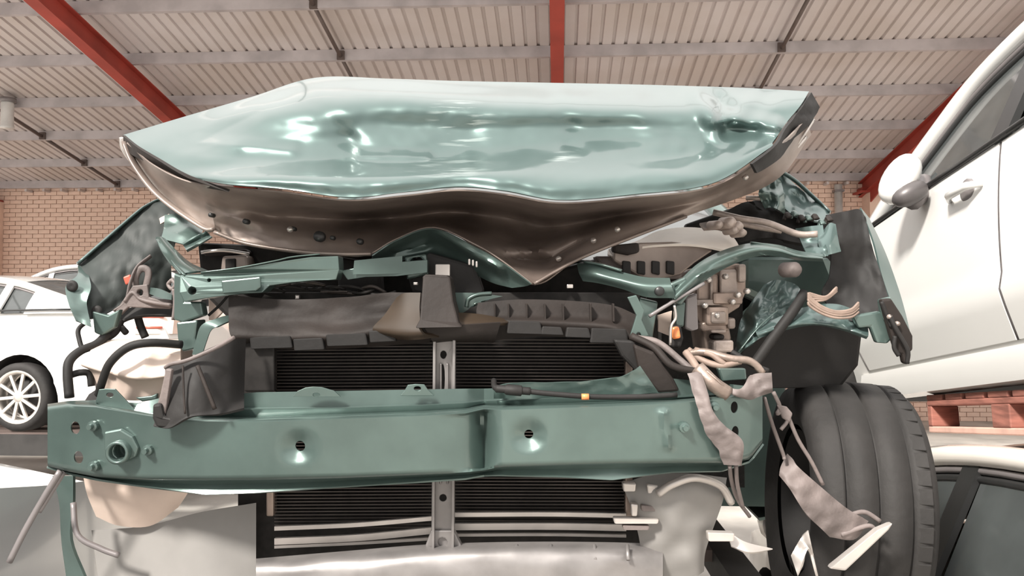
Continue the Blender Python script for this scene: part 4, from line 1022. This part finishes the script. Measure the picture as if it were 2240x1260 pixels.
# right wing: black inside, bright outer skin
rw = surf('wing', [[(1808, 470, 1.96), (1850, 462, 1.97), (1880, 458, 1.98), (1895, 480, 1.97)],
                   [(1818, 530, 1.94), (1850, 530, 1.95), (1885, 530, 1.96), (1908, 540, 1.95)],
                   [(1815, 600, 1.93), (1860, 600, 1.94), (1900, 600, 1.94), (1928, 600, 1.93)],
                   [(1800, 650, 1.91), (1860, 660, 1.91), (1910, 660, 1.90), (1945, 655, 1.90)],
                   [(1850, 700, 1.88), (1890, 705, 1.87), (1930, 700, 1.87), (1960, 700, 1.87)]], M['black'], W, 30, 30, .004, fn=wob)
surf('wing_skin', [[(1880, 456, 1.985), (1908, 530, 1.955), (1925, 600, 1.935), (1945, 660, 1.905), (1962, 710, 1.88)], [(1898, 478, 2.0), (1932, 550, 1.98), (1958, 620, 1.96), (1976, 680, 1.93), (1990, 740, 1.89)]], M['hood'], rw, 30, 6, .004)
surf('wing_stay', [[(1800, 505, 1.90), (1815, 488, 1.90), (1828, 490, 1.90)], [(1790, 530, 1.87), (1815, 525, 1.87), (1835, 530, 1.88)], [(1800, 560, 1.86), (1818, 556, 1.86), (1840, 550, 1.87)]], M['hood'], rw, 16, 14, .005)
surf('wing_stay', [[(1740, 500, 1.92), (1770, 495, 1.90), (1800, 492, 1.90)], [(1755, 535, 1.88), (1785, 532, 1.87), (1806, 535, 1.86)], [(1765, 556, 1.86), (1790, 558, 1.85), (1812, 560, 1.85)]], M['hood'], rw, 16, 14, .005, fn=lambda x, y: crum(x, y)*.6)
lathe('suspension_bush', [(0, .02), (.012, .02), (.018, .01), (.018, -.03)], P(1733, 590, 1.90), (-F+R*.3), M['torn'], W, 14)
plate('bumper_mount', [(1865, 690), (1925, 680), (1950, 700), (1955, 740), (1942, 752), (1918, 750), (1905, 715), (1880, 718)], 1.85, .02, M['green'], rw, (), .005)
plate('torn_bumper_strip', [(1928, 655), (1950, 652), (1975, 690), (1998, 735), (1998, 765), (1988, 775), (1990, 798), (1978, 796), (1974, 775), (1962, 770), (1950, 735), (1940, 700)], 1.83, .02, M['brplastic'], rw, (), .005)
plate('torn_bumper_strip', [(1925, 655), (1950, 648), (1958, 690), (1950, 712), (1932, 700)], 1.845, .02, M['green'], rw, (), .005)
for pts in ([(1958, 735, 1.82), (1956, 760, 1.82), (1966, 778, 1.82)], [(1946, 690, 1.82), (1960, 720, 1.815), (1985, 765, 1.815), (1984, 795, 1.82)], [(1928, 660, 1.83), (1940, 690, 1.83), (1950, 715, 1.83)]):
    tube('torn_fibre', pts, .005, M['black'], rw)
for (x0, y0) in ((1945, 693), (1962, 708)): lathe('rivet', [(0, .008), (.005, .006), (.006, 0)], P(x0, y0, 1.822), -F, M['cast'], rw, 8)
plate('dark_gap_plate', [(1500, 490), (1600, 455), (1690, 425), (1740, 470), (1815, 488), (1850, 560), (1850, 620), (1500, 620)], 2.14, .03, M['black'], W, (), .006)  # black plate added to fill the gap below the bonnet with dark
# wires at the right wing
for k in range(6):
    o1 = k*4-10+random.uniform(-3, 3)
    tube('wire', [(1830, 632+o1*.4, 1.86), (1805, 652+o1*.3, 1.84), (1768, 650+o1, 1.83), (1790, 672+o1*.8, 1.83), (1825, 686+o1*.7, 1.83), (1860, 684+o1*.8, 1.84), (1878, 670+o1, 1.85)], .0030, M['wire'], W)
# wheel house dark back
plate('wheel_house', [(1640, 720), (1760, 700), (1890, 715), (1880, 800), (1840, 850), (1640, 850), (1600, 800)], 2.06, .05, M['black'], W, (), .01)
plate('strut_tower', [(1620, 560), (1820, 560), (1860, 660), (1780, 720), (1620, 640)], 2.08, .08, M['green'], W, (), .02)
# tangle above the beam's right end
plate('corner_duct', [(1385, 752), (1430, 770), (1475, 830), (1488, 856), (1440, 860), (1400, 820)], 1.64, .02, M['brplastic'], W, (), .006)
plate('duct_end', [(1340, 742), (1385, 745), (1420, 790), (1400, 822), (1360, 780)], 1.67, .02, M['black'], W, (), .006)
for pts, r_, mt_ in (([(1380, 735, 1.68), (1430, 760, 1.66), (1470, 800, 1.64), (1530, 815, 1.64)], .008, 'brplastic'), ([(1395, 740, 1.69), (1440, 750, 1.68), (1490, 790, 1.66), (1540, 835, 1.63)], .007, 'torn'),
                     ([(1500, 775, 1.72), (1540, 770, 1.70), (1600, 785, 1.68), (1640, 790, 1.68), (1670, 815, 1.68)], .008, 'brass'), ([(1505, 765, 1.72), (1540, 790, 1.70), (1580, 800, 1.68), (1620, 790, 1.68)], .007, 'wire'),
                     ([(1500, 770, 1.70), (1515, 790, 1.68), (1530, 815, 1.66)], .008, 'wire'), ([(1520, 765, 1.71), (1555, 775, 1.69), (1575, 790, 1.68), (1590, 800, 1.68)], .006, 'wire'), ([(1600, 770, 1.70), (1625, 785, 1.69), (1650, 800, 1.68), (1680, 812, 1.68)], .006, 'black')):
    tube('harness', pts, r_, M[mt_], W)
tube('bare_pipe', [(1526, 806, 1.62), (1560, 840, 1.60), (1592, 862, 1.60)], .016, M['brass'], W)
edge('bare_pipe_seam', [(1545, 810, 1.602), (1570, 832, 1.590), (1586, 848, 1.590)], .005, M['brass'], W)
surf('torn_bracket', [[(1588, 846, 1.60), (1620, 850, 1.59), (1645, 820, 1.60), (1688, 815, 1.61)], [(1600, 862, 1.59), (1625, 868, 1.585), (1650, 855, 1.59), (1690, 846, 1.60)], [(1610, 868, 1.60), (1640, 875, 1.60), (1660, 868, 1.60), (1690, 858, 1.61)]], M['torn'], W, 24, 12, .005, fn=lambda x, y: .01*noise.noise(Vector((x*.05, y*.05, 6))))
plate('cross_plate', [(1570, 806), (1632, 806), (1634, 830), (1580, 834)], 1.66, .02, M['green'], W, (), .003)
# plastic strip hanging in front of the beam
surf('hanging_strip', [[(1505, 818, 1.60), (1518, 860, 1.575), (1530, 905, 1.565), (1548, 950, 1.565), (1570, 980, 1.565), (1582, 1015, 1.57)],
                       [(1522, 816, 1.595), (1538, 860, 1.565), (1552, 905, 1.555), (1575, 940, 1.555), (1605, 960, 1.555), (1612, 1016, 1.565)],
                       [(1532, 820, 1.60), (1545, 860, 1.57), (1556, 900, 1.56), (1585, 935, 1.56), (1622, 968, 1.56), (1618, 1018, 1.57)]], M['torn'], W, 50, 10, .004, fn=lambda x, y: .006*noise.noise(Vector((x*.06, y*.06, 2))))
for pts in ([(1596, 1018, 1.57), (1600, 1050, 1.60), (1612, 1090, 1.64), (1640, 1130, 1.66)], [(1610, 1018, 1.57), (1613, 1060, 1.6), (1625, 1110, 1.64)], [(1672, 870, 1.66), (1690, 930, 1.68), (1712, 990, 1.70), (1716, 1005, 1.70)], [(1692, 858, 1.66), (1706, 890, 1.67), (1700, 905, 1.67), (1715, 900, 1.67), (1722, 920, 1.67), (1708, 940, 1.67)],
            [(1722, 905, 1.67), (1745, 960, 1.68), (1775, 1010, 1.69), (1800, 1060, 1.70)]):
    tube('dangling_cord', pts, .004, M['torn'], W)
for pts in ([(1700, 885), (1722, 890), (1735, 905), (1728, 925), (1712, 915)],):
    plate('torn_rag', pts, 1.665, .008, M['torn'], W, (), .003)
surf('hanging_panel', [[(1722, 992, 1.72), (1745, 1020, 1.70), (1790, 1060, 1.70), (1850, 1110, 1.72), (1900, 1140, 1.74)], [(1708, 1020, 1.71), (1735, 1060, 1.69), (1775, 1110, 1.69), (1830, 1150, 1.71), (1870, 1180, 1.73)], [(1704, 1040, 1.71), (1728, 1070, 1.69), (1760, 1120, 1.69), (1800, 1160, 1.71), (1815, 1175, 1.72)]], M['torn'], W, 40, 14, .005, fn=lambda x, y: .012*noise.noise(Vector((x*.03, y*.04, 2))))
plate('hanging_arm', [(1815, 1245), (1920, 1160), (1955, 1145), (1945, 1160), (1850, 1250)], 1.70, .02, M['lowalloy'], W, (), .004)
for pts in ([(1850, 1130, 1.73), (1890, 1120, 1.74), (1925, 1140, 1.74)], [(1840, 1170, 1.72), (1900, 1150, 1.73), (1920, 1170, 1.73)]): tube('clip_wire', pts, .005, M['torn'], W)

# ---- front wheel
wc_ = P(1838, 1098, 2.10); wax = (R*.97-F*.10-U*.05).normalized()
tw, rr = .135, .305
ty = lathe('tyre', [(rr*.62, -tw*.85), (rr*.8, -tw), (rr*.92, -tw*.97), (rr*.975, -tw*.82), (rr*.995, -tw*.6), (rr*.995, -tw*.56), (rr*.96, -tw*.55), (rr*.96, -tw*.50), (rr, -tw*.49), (rr*1.003, -tw*.04), (rr*.965, -tw*.03), (rr*.965, tw*.03), (rr*1.003, tw*.04), (rr, tw*.49), (rr*.96, tw*.50), (rr*.96, tw*.55), (rr*.995, tw*.56), (rr*.975, tw*.8), (rr*.93, tw*.96), (rr*.8, tw), (rr*.62, tw*.85)], wc_, wax, M['rubber'], W, 64)
a_ = wax.cross(Vector((0, 0, 1))).normalized(); b_ = wax.cross(a_)
for k in range(46):
    th = 2*math.pi*k/46; r_ = a_*math.cos(th)+b_*math.sin(th); t2_ = -a_*math.sin(th)+b_*math.cos(th)
    boxw('tread_block', wc_+wax*(tw*.70)+r_*(rr*.972), wax*(tw*.125), t2_*(rr*.058), r_*(rr*.018), M['rubber'], ty, .002)
lathe('wheel_rim', [(rr*.2, 0), (rr*.55, -.02), (rr*.60, .05), (rr*.64, tw*.85)], wc_, wax, M['black'], W, 40)
lathe('wheel_rim_inner', [(rr*.58, -tw*.8), (rr*.52, 0), (rr*.2, 0)], wc_, wax, M['black'], W, 40)
# ---- lower front
surf('crossmember', [[(560, 1222, 1.72), (760, 1205, 1.70), (950, 1190, 1.69), (1150, 1185, 1.69), (1330, 1186, 1.70), (1450, 1190, 1.73)], [(560, 1245, 1.66), (760, 1232, 1.64), (950, 1218, 1.63), (1150, 1212, 1.63), (1330, 1214, 1.64), (1450, 1218, 1.68)], [(560, 1330, 1.66), (760, 1322, 1.63), (950, 1310, 1.62), (1150, 1306, 1.62), (1330, 1308, 1.63), (1450, 1310, 1.67)]], M['bracket'], W, 40, 14, .006, fn=lambda x, y: .006*noise.noise(Vector((x*.02, y*.03, 2))))
for x0 in (1130, 1205, 1300, 1372): tube('crossmember_rib', [(x0, 1192, 1.66), (x0+2, 1225, 1.635)], .004, M['bracket'], W)
M['lowgrey'] = mat('dusty_grey_duct', (.22, .21, .2), .6, var=.08, scale=8)
surf('brake_duct', [[(1360, 1058, 1.70), (1420, 1040, 1.68), (1500, 1035, 1.68), (1590, 1045, 1.70)], [(1380, 1110, 1.68), (1440, 1090, 1.66), (1510, 1085, 1.66), (1580, 1100, 1.69)], [(1400, 1190, 1.70), (1450, 1180, 1.68), (1520, 1180, 1.68), (1545, 1200, 1.71)], [(1400, 1260, 1.72), (1450, 1270, 1.70), (1520, 1260, 1.70), (1540, 1250, 1.72)]], M['lowgrey'], W, 30, 26, .006, fn=lambda x, y: .015*noise.noise(Vector((x*.02, y*.02, 12))))
tube('duct_rim', [(1440, 1080, 1.65), (1470, 1060, 1.64), (1520, 1045, 1.64), (1575, 1062, 1.66), (1600, 1100, 1.68)], .008, M['lowalloy'], W)
for (x0, y0, w_, h_, mt_) in ((1362, 1056, 30, 20, 'lowalloy'), (1380, 1102, 16, 28, 'lowalloy'), (1402, 1105, 36, 14, 'torn'), (1342, 1134, 100, 12, 'lowalloy'), (1362, 1150, 60, 10, 'torn'), (1415, 1060, 26, 20, 'lowalloy'), (1548, 1165, 60, 20, 'lowalloy')):
    plate('duct_bracket', [(x0, y0), (x0+w_, y0+2), (x0+w_-2, y0+h_), (x0+2, y0+h_)], 1.66, .02, M[mt_], W, (), .003)
surf('splash_guard', [[(1590, 1160, 1.70), (1630, 1185, 1.69), (1690, 1200, 1.70)], [(1600, 1195, 1.68), (1640, 1208, 1.67), (1690, 1202, 1.70)]], M['lowalloy'], W, 14, 6, .005)
surf('splash_guard', [[(1730, 1215, 1.70), (1750, 1180, 1.70), (1768, 1160, 1.70)], [(1745, 1260, 1.68), (1770, 1200, 1.68), (1790, 1260, 1.69)]], M['lowalloy'], W, 14, 10, .005, fn=crum)
surf('side_shield', [[(120, 1040, 1.78), (135, 1100, 1.77), (140, 1180, 1.76), (150, 1260, 1.75)], [(165, 1040, 1.76), (165, 1100, 1.75), (160, 1180, 1.74), (190, 1260, 1.73)]], M['green'], W, 16, 8, .006)
for pts, r_ in (([(132, 1030, 1.64), (95, 1090, 1.63), (55, 1160, 1.62), (20, 1230, 1.61)], .006), ([(140, 1032, 1.65), (110, 1080, 1.64), (85, 1120, 1.63)], .005), ([(160, 1100, 1.70), (170, 1170, 1.68), (220, 1200, 1.68), (260, 1215, 1.68)], .006)):
    tube('dangling_cord', pts, r_, M['grey'], W)
surf('splash_shroud', [[(200, 1160, 1.78), (320, 1150, 1.76), (440, 1120, 1.74), (560, 1100, 1.76)], [(220, 1300, 1.74), (320, 1300, 1.72), (440, 1290, 1.70), (560, 1300, 1.72)]], M['lowgrey'], W, 20, 12, .006)
# rear of the wreck: cabin behind the bonnet
T6 = place(frame((-F*1.0-R*.06+U*(F.z)).normalized(), R), (1.36, 0, 0), P(1110, 900, 2.30))
T6.translation.z = WZ
sedan(T6, W, M['green'], x_front=.95, wheels=True, mirrors=False)
fw = boxw('firewall', T6 @ Vector((.93, 0, .62)), T6.to_3x3() @ Vector((.02, 0, 0)), T6.to_3x3() @ Vector((0, .74, 0)), T6.to_3x3() @ Vector((0, 0, .36)), M['core'], W)
eb = boxw('engine_block', T6 @ Vector((1.25, 0, .55)), T6.to_3x3() @ Vector((.22, 0, 0)), T6.to_3x3() @ Vector((0, .42, 0)), T6.to_3x3() @ Vector((0, 0, .28)), M['core'], W, .04)
# rack under the wreck
c6 = T6 @ Vector((0, 0, 0))
rack('dark steel rack with plank deck carrying the green wreck', c6.x-.72, c6.x+.72, 2.0, c6.y+1.9, WZ, 'interior', 'bridge')
